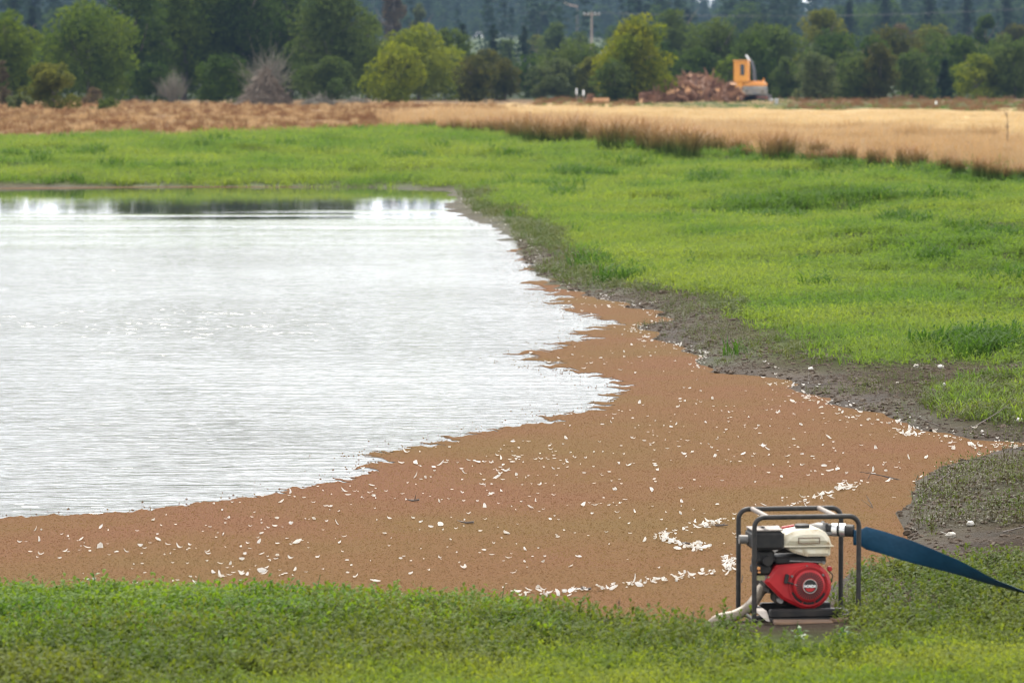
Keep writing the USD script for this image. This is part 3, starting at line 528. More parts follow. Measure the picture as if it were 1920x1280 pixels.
tree('poplar_tree', 789, 21, -4, 'grey', 'narrow grey green poplar right of the tall brownish conifer', Y=520, kind='column', z0=0.05)
# the understorey that closes the foot of the wood
for i, (px, half, top, sp, where) in enumerate([(20, 60, 95, 'deep', 'at the left edge'), (110, 65, 80, 'deep', 'behind the round bush'), (215, 65, 85, 'deep', 'left of the dead sapling'), (305, 60, 80, 'deep', 'right behind the dead sapling'), (385, 60, 70, 'deep', 'between dead sapling and brush pile'), (470, 65, 70, 'deep', 'behind the bare shrub'), (560, 60, 75, 'deep', 'right of the bare shrub'), (650, 60, 80, 'alder', 'at the right end of the dark wood'),
                                           (720, 55, 95, 'alder', 'behind the yellow green willows'), (840, 55, 80, 'alder', 'left of the hawthorns'), (915, 50, 118, 'hawthorn', 'between the two hawthorns'), (1000, 45, 125, 'deep', 'left of the grey green shrub'), (1075, 55, 100, 'alder', 'behind the white tipped stakes'), (1235, 55, 95, 'deep', 'right of the yellow tree'), (1325, 55, 105, 'deep', 'behind the log pile'), (1410, 50, 85, 'deep', 'behind the excavator'),
                                           (1450, 60, 75, 'alder', 'right behind the excavator'), (1560, 55, 80, 'deep', 'below the tall olive tree'), (1625, 55, 95, 'deep', 'below the brown topped tree'), (1680, 60, 75, 'hawthorn', 'below the faded grey brown tree'), (1745, 55, 85, 'alder', 'behind the small dark conifer'), (1790, 55, 90, 'deep', 'left of the yellow green bushy tree'), (1865, 55, 85, 'alder', 'below the dark oval tree'), (1930, 55, 95, 'deep', 'at the right edge')]):
    tree('understory_tree', px, half + 8, top - 24, sp, 'low dense understorey tree ' + where, Y=338 + 9 * (i % 3), kind='dome', z0=0, trunk=False, size=0.36, dens=2.2)
# right line
tree('broadleaf_tree', 1258, 58, 14, 'alder', 'grey green tall tree behind the yellow tree', Y=390, kind='round', z0=0)
tree('broadleaf_tree', 1345, 62, 33, 'alder', 'wide green tree behind the log pile', Y=345, kind='dome', z0=0)
tree('broadleaf_tree', 1300, 50, 90, 'deep', 'dark tree directly above the log pile', Y=335, kind='dome', z0=0)
tree('broadleaf_tree', 1366, 30, 106, 'maple', 'small fresh green tree touching the left side of the excavator cab', base=188, kind='dome', z0=0)
tree('broadleaf_tree', 1432, 58, 38, 'alder', 'dull green tree behind the excavator cab', Y=350, kind='dome', z0=0)
tree('broadleaf_tree', 1540, 56, 12, 'olive', 'tall light olive tree right of the excavator', Y=370, kind='round', z0=0)
tree('broadleaf_tree', 1478, 30, 106, 'alder', 'small rounded tree just right of the excavator', base=189, kind='dome', z0=0)
tree('broadleaf_tree', 1532, 38, 90, 'grey', 'silvery green willow second from the excavator', base=191, kind='dome', z0=0)
tree('broadleaf_tree', 1600, 46, 96, 'alder', 'dark green rounded tree below the tall olive tree', base=190, kind='dome', z0=0)
tree('broadleaf_tree', 1650, 42, 84, 'hawthorn', 'brownish green tree right of the dark rounded one', base=189, kind='dome', z0=0)
tree('broadleaf_tree', 1712, 44, 94, 'alder', 'mid green bushy tree left of the small dark conifer', base=189, kind='dome', z0=0)
tree('dark_conifer', 1771, 20, 112, 'fir', 'small dark conifer in front of the right hand trees', base=188)
tree('broadleaf_tree', 1830, 48, 104, 'willow', 'yellow green bushy tree near the right end of the line', base=188, kind='dome', z0=0)
tree('broadleaf_tree', 1902, 50, 78, 'alder', 'dense green tree at the right edge of the photo', base=188, kind='dome', z0=0)
tree('broadleaf_tree', 1640, 30, 64, 'brown', 'brown topped tree above the brownish green one', Y=400, z0=0)
tree('broadleaf_tree', 1692, 32, 36, 'brown', 'faded grey brown tree rising out of the right hand wood', Y=430, z0=0.05, dens=1.8)
tree('broadleaf_tree', 1752, 44, 40, 'olive', 'yellowish tree standing higher behind the small dark conifer', Y=410, z0=0)
tree('broadleaf_tree', 1845, 26, 20, 'deep', 'dark green oval tree standing above the right hand wood', Y=430, z0=0)
tree('broadleaf_tree', 1905, 40, 40, 'hawthorn', 'tree with orange tinted top behind the tree at the right edge', Y=440, z0=0)
tree('broadleaf_tree', 1800, 50, 70, 'alder', 'mid green tree between the yellowish one and the dark oval one', Y=400, z0=0)
for px, half, top, Y, lb in [(1195, 48, -55, 700, 'very tall dark conifer rising behind the yellow tree'), (1240, 35, -25, 720, 'tall dark conifer right of the very tall one'), (1288, 30, 14, 700, 'dark conifer left of the small notch of sky'), (1405, 75, -22, 760, 'wide dark conifer left of the bigger patch of sky'), (1470, 50, 6, 760, 'dark conifer just beside the bigger patch of sky'),
                         (1020, 48, 4, 760, 'bluish dark conifer behind the utility pole'), (30, 52, -45, 560, 'dark conifer behind the trees in the top left corner'), (62, 25, 10, 540, 'brownish thin conifer in the top left corner'), (1590, 40, 0, 640, 'dark conifer right of the tall olive tree'), (1660, 45, -12, 650, 'dark conifer above the brown topped tree'), (1740, 45, -20, 650, 'dark conifer above the yellowish tree'), (1810, 40, -10, 650, 'dark conifer left of the dark oval tree'), (1885, 45, -20, 650, 'dark conifer in the top right corner')]:
    tree('tall_conifer', px, half, top, 'fir', lb, Y=Y, size=0.55)
# far wooded hills
r = np.random.default_rng(900)
protos = [(conifer_mesh(r, 22, 4.2, 13, 1.6, 6), 'leaf_fir') for _ in range(3)] + [(crown(r, 6, 6, 0.5, 13, 'dome', 1.1, dens=2.0), 'leaf_deep')]
Xf, Yf = [], []
for n_, y0, y1 in ((2200, 640, 1200), (3200, 1200, 2900)):
    yy = r.uniform(y0, y1, n_); xx = r.uniform(-0.16, 0.16, n_) * yy; Xf.append(xx); Yf.append(yy)
Xf, Yf = np.concatenate(Xf), np.concatenate(Yf); pxf = Xf / Yf * F + 960
k = (Yf > 1200) | (fb(Xf, Yf, 0.006, 33) < 0.5) & ((pxf < 935) | (pxf > 1010)) | (fb(Xf, Yf, 0.02, 34) > 0.62)
notch = ((np.abs(pxf - 1325) < 26) | (np.abs(pxf - 1515) < 36)); Xf, Yf, notch = Xf[k], Yf[k], notch[k]
instancer('far_wood', protos, np.stack([Xf, Yf, terrain(Xf, Yf) - 0.3], 1), r.uniform(0, 6.28, len(Xf)), r.uniform(0.6, 1.25, len(Xf)) * np.where(Yf < 1200, 0.62, 1.0) * np.where(notch, np.where(pxf[k] > 1400, 0.72, 0.6), 1.0), r.choice(4, len(Xf), p=[0.27, 0.27, 0.26, 0.2]), 'dark blue conifer forest on the far hills', 'forest')
# bare and dead shrubs
def twigs(r, n, h, spread, rad, base_r=0.3, forks=2, up=1.0):
    ms = []
    for i in range(n):
        a = r.uniform(0, 6.28); b = base_r * math.sqrt(r.uniform()); p = np.array([b * math.cos(a), b * math.sin(a), 0]); s = spread * r.uniform(0.1, 1.0); hh = h * r.uniform(0.55, 1.0) * (1 - 0.35 * (s / spread) ** 2)
        q = p + np.array([math.cos(a) * s, math.sin(a) * s, hh]); m = (p + q) / 2 + np.array([-math.cos(a), -math.sin(a), 0.3]) * 0.12 * h * up
        ms.append(tube([p, m, q], [rad, rad * 0.7, rad * 0.25], 3, False))
        for _ in range(forks):
            t = r.uniform(0.4, 0.9); c = p + (q - p) * t; e = q - p; e = e / np.linalg.norm(e) + r.normal(size=3) * 0.5; ms.append(tube([c, c + e * h * r.uniform(0.12, 0.3)], [rad * 0.5, rad * 0.15], 3, False))
    return cat_(ms)
p = spot(325, 200); hs = 70 / F * p[1]; r = np.random.default_rng(31)
t = thing('dead_sapling', 'dead leafless grey sapling standing before the dark wood', 'tree', p)
obj('trunk', tube([(0, 0, -0.1), (0.02, 0, hs * 0.5), (-0.03, 0, hs)], [0.09, 0.06, 0.02], 6), 'dead_twig', t); obj('branches', twigs(r, 90, hs * 0.95, 0.9, 0.022, 0.25, 4), 'dead_twig', t)
p = spot(497, 203); w = 52 / F * p[1]
t = thing('bare_shrub', 'bare grey shrub with fanned branches rising from the brush pile', 'shrub', p + [0, 2.2, 0]); obj('branches', twigs(r, 110, 112 / F * p[1], 50 / F * p[1], 0.028, 0.4, 3), 'dead_twig', t)
def brush(r, n, w, h, dep):
    ms = []
    for i in range(n):
        a = r.uniform(0, 6.28); q = math.sqrt(r.uniform()); b = np.array([math.cos(a) * w * q, math.sin(a) * dep * q, 0]); z = h * (1 - q) * r.uniform(0.02, 1.0) ** 0.6
        e = np.array([-math.cos(a) * 0.7 + r.normal() * 0.5, -math.sin(a) * 0.7 + r.normal() * 0.4, r.uniform(0.1, 1.0) * h / w]); e /= np.linalg.norm(e); l = r.uniform(0.5, 1.3) * min(w, 2.0) * 0.6
        c = b + [0, 0, z]; ms.append(tube([c - e * l / 2, c + e * l / 2 + [0, 0, -0.04]], [0.04, 0.02], 3, False))
    return cat_(ms)
tag(obj('brush_pile', T(brush(r, 2200, w, 84 / F * p[1], 1.8), p), 'brush_twig'), 'conical heap of grey brown cut brush in front of the wood', 'brush pile')
for px, half, h_, lb in [(600, 55, 16, 'low grey brush heap just right of the conical brush pile'), (668, 40, 14, 'low pale brush heap further right before the willow')]:
    q = spot(px, 201); tag(obj('brush_heap', T(brush(r, 350, half / F * q[1], h_ / F * q[1] * 1.5, 1.0), q), 'dead_twig'), lb, 'brush pile')

# ---------------------------------------------------------------- rush tussocks along the field edge
usdkit.material(stage, '/World/Looks/rush', {'o': ('texture_coordinate', {}), 's': ('separate_xyz', {}), 'g': ('geometry', {}), 'n': ('noise_texture', dict(scale=2.0)), 'add': ('math', dict(math_type='multiply_add', value2=0.4)),
    'r': ('rgb_ramp', dict(ramp=[(0.38, (0.060, 0.095, 0.018)), (0.62, (0.15, 0.105, 0.036)), (0.95, (0.23, 0.118, 0.052))])), 'p': ('principled_bsdf', dict(roughness=0.7, specular_ior_level=0.2)), 't': ('translucent_bsdf', {}), 'm': ('mix_closure', dict(fac=0.3))},
    [('o.object', 's.vector'), ('g.position', 'n.vector'), ('n.fac', 'add.value1'), ('s.z', 'add.value3'), ('add.value', 'r.fac'), ('r.color', 'p.base_color'), ('r.color', 't.color'), ('p.BSDF', 'm.closure1'), ('t.BSDF', 'm.closure2')], surface='m.closure')
r = np.random.default_rng(77)
for i in range(5):
    stage.CreateClassPrim(f'/World/rush_kind_{i}'); usdkit.mesh(stage, f'/World/rush_kind_{i}/stems', blades(r, 190, 1.0, 0.30, 0.020, 0.62, h0=0.55), L('rush'))
rush_far = [(775, 245, 16), (800, 247, 22), (832, 249, 18), (857, 252, 26), (884, 253, 22), (906, 255, 28), (930, 257, 30), (950, 260, 32)]
rush_mid = [(975, 268, 42), (1000, 270, 44), (1028, 270, 40), (1052, 270, 36), (1078, 271, 44), (1098, 271, 38), (1122, 275, 34), (1146, 277, 44), (1172, 279, 36), (1194, 281, 46), (1218, 286, 44), (1240, 292, 46), (1266, 293, 44), (1290, 294, 46), (1312, 295, 42)]
rush_near = [(1345, 291, 36), (1385, 297, 34), (1455, 306, 46), (1470, 306, 42), (1500, 302, 36), (1535, 300, 32), (1590, 308, 30), (1640, 312, 30), (1700, 316, 36), (1720, 318, 32), (1775, 324, 30), (1850, 334, 26), (1880, 338, 26), (1905, 341, 26)] + [(float(a), float(np.interp(a, [1340, 1500, 1650, 1800, 1920], [294, 303, 314, 327, 342]) - r.uniform(-3, 8)), float(h_)) for a, h_ in zip(np.linspace(1360, 1910, 16) + r.normal(size=16) * 12, r.uniform(14, 30, 16))]
for lst, lb, gp in ((rush_far, 'small rusty rush tussock in the row at the left end of the field edge', 'small rush tussocks at the left end of the field edge'), (rush_mid, 'brown topped rush tussock in the dense row along the field edge', 'dense rush tussocks in the middle of the field edge'), (rush_near, 'scattered rush tussock among the tan grass at the right of the field edge', 'scattered rush tussocks right of the dense row')):
    for px, py, hh in lst:
        p = spot(px, py + 3); s_ = 1.75 * hh / F * p[1]
        refer('rush_tussock', f'/World/rush_kind_{r.integers(5)}', lb, 'rush tussock', p, (0, 0, r.uniform(0, 360)), (s_ * 1.1, s_ * 1.1, s_), gp)
mat('dry_stalk', (0.10, 0.065, 0.04), (0.15, 0.10, 0.06), 5, 0.9)
def stalk(px, py, hpx, label, rad=0.009, name='weed_stalk'):
    p = spot(px, py); h = hpx / F * p[1]; rr = np.random.default_rng(int(px)); ms = [tube([(0, 0, -0.05), (0.02 * h, 0, h * 0.5), (0.0, 0, h)], [rad, rad * 0.8, rad * 0.5], 5)]
    for i in range(14):
        z = h * rr.uniform(0.35, 0.98); a = rr.uniform(0, 6.28); l = h * 0.1; ms.append(tube([(0, 0, z), (l * math.cos(a) * 0.6, l * math.sin(a) * 0.6, z + l)], [rad * 0.5, rad * 0.6], 4))
    tag(obj(name, T(cat_(ms), p), 'dry_stalk'), label, 'weed')
stalk(1888, 292, 78, 'tall thin brown weed stalk in the tan grass at right', 0.014)
stalk(995, 262, 50, 'thin brown weed stalk over the dense rush tussocks', 0.014)
stalk(1815, 308, 40, 'short brown weed stalk in the tan grass', 0.014)
stalk(1160, 1172, 46, 'dry brown seed stalk at the edge of the near bank', 0.003)
stalk(1300, 1180, 34, 'short dry brown stalk left of the pump', 0.003)

# ---------------------------------------------------------------- excavator, logs, poles and the like
mat('cab_yellow', (0.52, 0.225, 0.022), (0.44, 0.175, 0.02), 1.5, 0.5); mat('deck_orange', (0.60, 0.25, 0.03), (0.5, 0.2, 0.03), 1.5, 0.5); mat('weight_grey', (0.12, 0.12, 0.12), (0.20, 0.175, 0.13), 1.6, 0.7)
mat('dark_steel', (0.018, 0.018, 0.02), (0.035, 0.03, 0.028), 2.0, 0.6); mat('boom_grey', (0.022, 0.022, 0.025), (0.04, 0.038, 0.04), 1.0, 0.5); mat('pale_metal', (0.6, 0.6, 0.6), (0.5, 0.5, 0.5), 2.0, 0.35); mat('rust', (0.16, 0.06, 0.035), (0.10, 0.04, 0.025), 2.0, 0.85)
usdkit.material(stage, '/World/Looks/cab_glass', {'p': ('principled_bsdf', dict(base_color=(0.012, 0.016, 0.016), roughness=0.08))}, [], surface='p.BSDF')
p = spot(1376, 192); U = 10.66 / (p[1] / F)
K = p[1] / F / 10.66
ex = lambda c: (c - 384) * K
ez = lambda c: (1075 - c) * K
t = thing('excavator', 'old yellow excavator with a tall cab and grey counterweight beside the log pile', 'excavator', p, math.radians(-9))
obj('cab', cat_([box(ex(384), ex(665), -0.2, 1.3, ez(680), ez(262), 0.05)]), 'cab_yellow', t)
obj('cab_roof', box(ex(366), ex(668), -0.26, 1.36, ez(262) + 0.003, ez(236), 0.03), 'cab_yellow', t)
obj('cab_base', cat_([box(ex(376), ex(560), -0.22, 1.4, ez(905), ez(682), 0.04)]), 'cab_yellow', t)
for a, b, c, d_ in ((525, 590, 330, 530),):
    w_ = obj('rear_window', box(ex(a), ex(b), -0.215, -0.19, ez(d_), ez(c), 0.01), 'cab_glass', t)
    obj('frame', cat_([box(ex(a) - .03, ex(a) - .002, -0.225, -0.19, ez(d_) - .03, ez(c) + .03), box(ex(b) + .002, ex(b) + .03, -0.225, -0.19, ez(d_) - .03, ez(c) + .03), box(ex(a), ex(b), -0.225, -0.19, ez(c) + .002, ez(c) + .03), box(ex(a), ex(b), -0.225, -0.19, ez(d_) - .03, ez(d_) - .002)]), 'dark_steel', w_)
obj('side_window', box(ex(384) - 0.015, ex(384) + .02, 0.1, 1.05, ez(500), ez(320), 0.01), 'cab_glass', t)
obj('door_panel', box(ex(384) - 0.02, ex(384) + .02, 0.05, 1.1, ez(670), ez(510), 0.01), 'cab_yellow', t)
obj('engine_deck', box(ex(565), ex(985), -0.1, 2.4, ez(755), ez(690), 0.04), 'deck_orange', t)
obj('engine_cover', box(ex(690), ex(960), 0.3, 2.0, ez(690) + .003, ez(655), 0.04), 'deck_orange', t)
cw = obj('counterweight', cat_([box(ex(560), ex(1062), -0.75, -0.12, ez(935), ez(757), 0.09)]), 'weight_grey', t)
obj('lifting_lug', box(ex(640), ex(680), -0.765, -0.7, ez(870), ez(835), .01), 'dark_steel', cw); obj('lifting_lug', box(ex(950), ex(1000), -0.765, -0.7, ez(880), ez(850), .01), 'dark_steel', cw)
obj('slewing_frame', box(ex(480), ex(1000), -0.1, 2.3, ez(975), ez(937), 0.03), 'dark_steel', t); obj('slew_ring', cyl((ex(740), 1.1, ez(1040)), (ex(740), 1.1, ez(978)), 0.6, 20), 'dark_steel', t)
for a, b in ((440, 590), (900, 1060)):
    trk = shapely.geometry.LineString([(-0.7, 0.26), (2.9, 0.26)]).buffer(0.26, quad_segs=6); m = extrude(trk, ex(b) - ex(a)); v = m.vertices.copy(); m.vertices = np.stack([ex(a) + v[:, 1], v[:, 0], v[:, 2]], 1); m.invert()
    tr = obj('track', m, 'dark_steel', t)
    obj('track_shoes', cat_([box(ex(a) - .02, ex(b) + .02, -0.98 + 0.0, -0.955, z, z + .07) for z in (0.12, 0.24, 0.36)]), 'dark_steel', tr)
obj('undercarriage', box(ex(590) + .005, ex(900) - .005, 0.4, 1.8, 0.15, ez(1042), 0.03), 'rust', t)
bm = obj('boom', cat_([tube([(ex(760), 1.5, ez(670)), (ex(735), 1.8, ez(440)), (ex(690), 2.1, ez(290)), (ex(545), 2.6, ez(130))], [0.13, 0.12, 0.10, 0.08], 4)]), 'boom_grey', t)
obj('hydraulic_ram', cyl((ex(560), 2.3, ez(135)), (ex(640), 2.2, ez(265)), 0.07, 8), 'pale_metal', bm)
obj('exhaust_pipe', cyl((ex(955), 0.8, ez(655)), (ex(960), 0.8, ez(600)), 0.045, 8), 'deck_orange', t)
obj('hitch_frame', cat_([box(ex(860), ex(1085), -1.0, -0.9, ez(985), ez(955)), box(ex(1040), ex(1085), -1.0, -0.9, ez(1060), ez(985))]), 'rust', t)
mat('pale_plastic', (0.27, 0.27, 0.27), (0.2, 0.195, 0.185), 3.0, 0.6)
for px, lb in ((1446, 'left one of two pale tubs standing right of the excavator'), (1456, 'right one of two pale tubs standing right of the excavator')):
    q = spot(px, 197); h = 11 / F * q[1]; w_ = 3.4 / F * q[1]
    tb = thing('tub', lb, 'tub', q); pr = np.array([(0.0, 0), (w_ * 0.8, 0), (w_, h), (w_ * 0.88, h), (w_ * 0.72, 0.04), (0, 0.04)]); obj('body', trimesh.creation.revolve(pr, sections=14), 'pale_plastic', tb)
    obj('rim', T(trimesh.creation.annulus(w_ * 1.0, w_ * 1.1, 0.04, sections=14), (0, 0, h)), 'pale_metal', tb)
# logs
mat('log_bark', (0.066, 0.026, 0.012), (0.15, 0.070, 0.034), 1.2, 0.95, bump=0.5, bscale=5.0); mat('log_cut', (0.52, 0.31, 0.16), (0.38, 0.20, 0.09), 1.8, 0.9)
r = np.random.default_rng(55)
for i in range(6):
    c = f'/World/log_kind_{i}'; stage.CreateClassPrim(c); rad = 0.5; lw = 1.0; pts = [(x_, r.normal() * 0.03, r.normal() * 0.03) for x_ in np.linspace(-0.5, 0.5, 5)]
    m = tube(pts, [0.14, 0.13, 0.125, 0.12, 0.115] if i < 4 else [0.34, 0.22, 0.2, 0.19, 0.18], 10); usdkit.mesh(stage, c + '/bark', m, L('log_bark'), 40)
    e0, e1 = np.array(pts[0]), np.array(pts[-1]); rr = (0.105, 0.09) if i < 4 else (0.2, 0.15)
    usdkit.mesh(stage, c + '/cut_end', tube([e0 - [0.006, 0, 0], e0 + [0.02, 0, 0]], rr[0], 10), L('log_cut')); usdkit.mesh(stage, c + '/cut_end_001', tube([e1 - [0.02, 0, 0], e1 + [0.006, 0, 0]], rr[1], 10), L('log_cut'))
    if i >= 4:
        for j in range(9):
            a = j * 0.7 + r.uniform(0, .3); usdkit.mesh(stage, c + '/root' + (f'_{j:03d}' if j else ''), tube([(-0.45, 0.2 * math.cos(a), 0.2 * math.sin(a)), (-0.55, 0.42 * math.cos(a), 0.42 * math.sin(a)), (-0.6 - r.uniform(0, .2), 0.62 * math.cos(a + .2), 0.62 * math.sin(a + .2))], [0.07, 0.05, 0.015], 5), L('log_bark'))
base = spot(1290, 194); top_prof = lambda px: np.interp(px, [1203, 1225, 1250, 1270, 1283, 1296, 1306, 1316, 1330, 1350, 1372, 1390], [5, 12, 14, 24, 34, 52, 56, 40, 32, 22, 26, 22])
for i in range(150):
    px = r.uniform(1207, 1388); hp = top_prof(px) * r.uniform(0.02, 0.92) ** 0.9; dy = r.uniform(-1.6, 1.6) * (1 - hp / 70); q = spot(px, 194); q = q + [0, dy + 1.0, hp / F * q[1]]
    big = r.uniform() < 0.22; sc = r.uniform(0.7, 1.5) if not big else r.uniform(0.8, 1.2); steep = r.uniform(-22, 28) if r.uniform() < 0.9 else r.uniform(40, 75)
    where = 'lower left end' if px < 1270 else ('middle' if px < 1335 else 'right end by the excavator')
    lb, gp = (f'reddish log heaped in the {where} of the log pile', f'logs in the {where} of the log pile') if not big else (f'stump with roots heaped in the {where} of the log pile', f'stumps in the {where} of the log pile')
    refer('log' if not big else 'stump', f'/World/log_kind_{r.integers(4) if not big else 4 + r.integers(2)}', lb, 'log' if not big else 'stump', q, (0, steep, r.choice([r.uniform(0, 360), r.normal(90, 30), r.normal(-90, 30)])), (sc, sc * r.uniform(1.2, 2.0), sc * r.uniform(1.2, 2.0)), gp)
# utility pole with crossarm and wires
mat('pole_wood', (0.17, 0.125, 0.10), (0.21, 0.155, 0.125), 2.0, 0.9)
p = spot(1109, Y=620); h = at_y(1109, 22, 620)[2] - p[2]; arm = at_y(1109, 28, 620)[2] - p[2]
t = thing('utility_pole', 'wooden utility pole with a crossarm above the distant trees', 'utility pole', p)
obj('post', tube([(0, 0, -0.3), (0, 0, h)], [0.15, 0.11], 8), 'pole_wood', t); obj('crossarm', box(-1.2, 1.2, -0.26, -0.145, arm - 0.07, arm + 0.07), 'pole_wood', t)
for dx in (-1.1, -0.5, 0.5, 1.1): obj('insulator', cyl((dx, -0.22, arm + 0.1), (dx, -0.22, arm + 0.35), 0.06, 6), 'pale_metal', t)
mat('wire', (0.05, 0.045, 0.045), None, 1, 0.6)
for i, (dx, dz) in enumerate(((-1.35, 0.36), (1.35, 0.36))):
    q0 = p + [dx, -0.22, arm + dz]; q1 = np.array([86.0 + dx, 600.0, q0[2] + 1.2]); tt = np.linspace(0, 1, 14)[:, None]; pts = q0 * (1 - tt) + q1 * tt; pts[:, 2] -= 4 * 1.2 * (tt * (1 - tt))[:, 0]
    tag(obj('power_line', tube(pts, 0.014, 4), 'wire'), ('upper' if i else 'lower') + ' faint power line running right from the utility pole', 'power line')
p = spot(1075, Y=800); a0, a1, a2 = at_y(1056, 4, 800), at_y(1068, 10, 800), at_y(1083, 13, 800)
sn = thing('bare_snag', 'pale broken snag leaning above the far trees left of the utility pole', 'dead tree')
obj('limb', tube([a0, a1, a2], [0.10, 0.2, 0.18], 6), 'pole_wood', sn); obj('trunk', tube([a2, at_y(1082, 40, 800), (a2[0], 800, terrain(np.array([a2[0]]), np.array([800.0]))[0] - .2)], [0.10, 0.12, 0.16], 6), 'bark', sn)
# white stakes and small pale things in the field
mat('white_paint', (0.75, 0.75, 0.72), (0.65, 0.65, 0.6), 4.0, 0.6)
for px, top, lb in ((1081, 166, 'left one of two white tipped stakes in front of the grey green shrub'), (1094, 169, 'right one of two white tipped stakes in front of the grey green shrub'), (1755, 190, 'single white stake in the reddish weeds at right')):
    q = spot(px, 192 if px < 1700 else 203); h = at_y(px, top, q[1])[2] - q[2]; t = thing('stake', lb, 'stake', q)
    obj('post', cyl((0, 0, -0.1), (0, 0, h * 0.55), 0.03, 6), 'pole_wood', t); obj('flag', box(-0.055, 0.055, -0.03, 0.03, h * 0.55, h, 0.02), 'white_paint', t)
q = spot(1127, 193); tag(obj('crate', T(cat_([box(-0.55, 0.55, -0.3, 0.3, 0, 0.06), box(-0.55, 0.55, -0.3, -0.24, 0.063, 0.33), box(-0.55, 0.55, 0.24, 0.3, 0.063, 0.33), box(-0.55, -0.49, -0.237, 0.237, 0.063, 0.33), box(0.49, 0.55, -0.237, 0.237, 0.063, 0.33)]), q), 'log_cut'), 'small pinkish crate in the grass left of the yellow tree', 'crate')
q = spot(1107, 191); t = thing('stump', 'lone tan cut stump between the white tipped stakes and the crate', 'stump', q); obj('bark', tube([(0, 0, -.1), (0.05, 0, .5)], [.38, .3], 10), 'log_bark', t); obj('cut_end', tube([(0.05, 0, .5), (.05, 0, .53)], [.27, .27], 10), 'log_cut', t)
# far houses
mat('house_white', (0.72, 0.71, 0.68), (0.66, 0.65, 0.62), 1, 0.8); mat('roof_grey', (0.16, 0.15, 0.15), None, 1, 0.8); mat('house_tan', (0.5, 0.3, 0.17), (0.45, 0.27, 0.15), 1, 0.8)
def house(px, top, Y, w, label, m):
    q = spot(px, Y=Y); h = at_y(px, top, Y)[2] - q[2]; t = thing('house', label, 'house', q); e = h - w * 0.45
    obj('wall', extrude(Polygon([(-w / 2, 0), (w / 2, 0), (w / 2, e), (0, h - 0.1), (-w / 2, e)]), 7.0), m, t)
    for s in (-1, 1):
        obj('roof', extrude(Polygon([(s * (w / 2 + .3), e - 0.22), (0, h - 0.05), (0, h + 0.15), (s * (w / 2 + .3), e - 0.02)]), 7.6, at=-0.3), 'roof_grey', t)
    f = obj('window', box(-0.5, 0.5, -0.06, -0.003, e * 0.8, e * 0.8 + 1.2), 'white_paint', t); obj('pane', box(-0.4, 0.4, -0.08, -0.063, e * 0.8 + .1, e * 0.8 + 1.1), 'cab_glass', f)
house(898, 60, 1050, 2.5, 'white gabled house peeping out between dark conifers', 'house_white')
house(917, 38, 1300, 3.6, 'small tan house on the hillside above the white one', 'house_tan')
house(53, 56, 800, 2.4, 'white house corner glimpsed through the trees at top left', 'house_white')
# ---------------------------------------------------------------- the water pump
mat('frame_paint', (0.010, 0.0098, 0.010), (0.026, 0.023, 0.021), 25, 0.55, bump=0.1, bscale=150, spec=0.25); mat('dusty_bar', (0.20, 0.17, 0.15), (0.13, 0.11, 0.10), 30, 0.7)
usdkit.material(stage, '/World/Looks/tank_white', {'g': ('geometry', {}), 'n': ('noise_texture', dict(scale=22.0, detail=6.0, roughness=0.65)), 'r': ('rgb_ramp', dict(ramp=[(0.28, (0.24, 0.15, 0.075)), (0.40, (0.46, 0.40, 0.29)), (0.55, (0.50, 0.465, 0.375))])), 'p': ('principled_bsdf', dict(roughness=0.45, specular_ior_level=0.35))},
    [('g.position', 'n.vector'), ('n.fac', 'r.fac'), ('r.color', 'p.base_color')], surface='p.BSDF')
mat('engine_red', (0.22, 0.005, 0.008), (0.30, 0.009, 0.012), 14, 0.5, coat=0.1, spec=0.35)
mat('black_plastic', (0.009, 0.009, 0.010), (0.02, 0.0185, 0.017), 30, 0.65, spec=0.25); mat('black_metal', (0.007, 0.007, 0.008), (0.02, 0.017, 0.015), 20, 0.65, spec=0.25); mat('dusty_black', (0.012, 0.011, 0.0105), (0.04, 0.032, 0.027), 16, 0.8, spec=0.2)
mat('grey_cast', (0.10, 0.097, 0.094), (0.16, 0.153, 0.147), 30, 0.55, metal=0.3); mat('bright_steel', (0.62, 0.62, 0.63), (0.5, 0.5, 0.5), 60, 0.28, metal=0.9); mat('slot_black', (0.006, 0.006, 0.006), None, 5, 0.8)
mat('olive_brass', (0.22, 0.21, 0.10), (0.14, 0.13, 0.06), 60, 0.6); mat('orange_tag', (0.5, 0.16, 0.05), (0.45, 0.25, 0.08), 90, 0.6); mat('letter_white', (0.78, 0.78, 0.78), None, 5, 0.4); mat('plank', (0.15, 0.088, 0.052), (0.10, 0.06, 0.038), 12, 0.85, bump=0.4, bscale=40)
mat('hose_blue', (0.0035, 0.024, 0.048), (0.006, 0.034, 0.066), 9, 0.6, bump=0.25, bscale=60, spec=0.15); mat('hose_tan', (0.22, 0.18, 0.135), (0.16, 0.13, 0.10), 20, 0.6)
pp = spot(1414, 1167); KK = pp[1] / F / 6.4 * 1.0
X_ = lambda c: (c - 225) * KK
Z_ = lambda c: (1160 - c) * KK
PUMP_R = math.radians(8.0)
pump = thing('water_pump', 'portable water pump with red engine and white tank in a black tube frame', 'water pump', pp, PUMP_R)
FW, FD, FH, FR = 0.472 * pp[1] / 18.8, 0.37, 0.468 * pp[1] / 18.8, 0.0112
def hoop(y, x0=0.0, x1=FW, cr=0.045):
    pts = [(x0, y, 0.0), (x0, y, FH * 0.5)]
    for a in np.linspace(180, 90, 7): pts.append((x0 + cr + cr * math.cos(math.radians(a)), y, FH - cr + cr * math.sin(math.radians(a))))
    pts.append(((x0 + x1) / 2, y, FH))
    for a in np.linspace(90, 0, 7): pts.append((x1 - cr + cr * math.cos(math.radians(a)), y, FH - cr + cr * math.sin(math.radians(a))))
    pts += [(x1, y, FH * 0.5), (x1, y, 0.0)]
    return tube(pts, FR, 12)
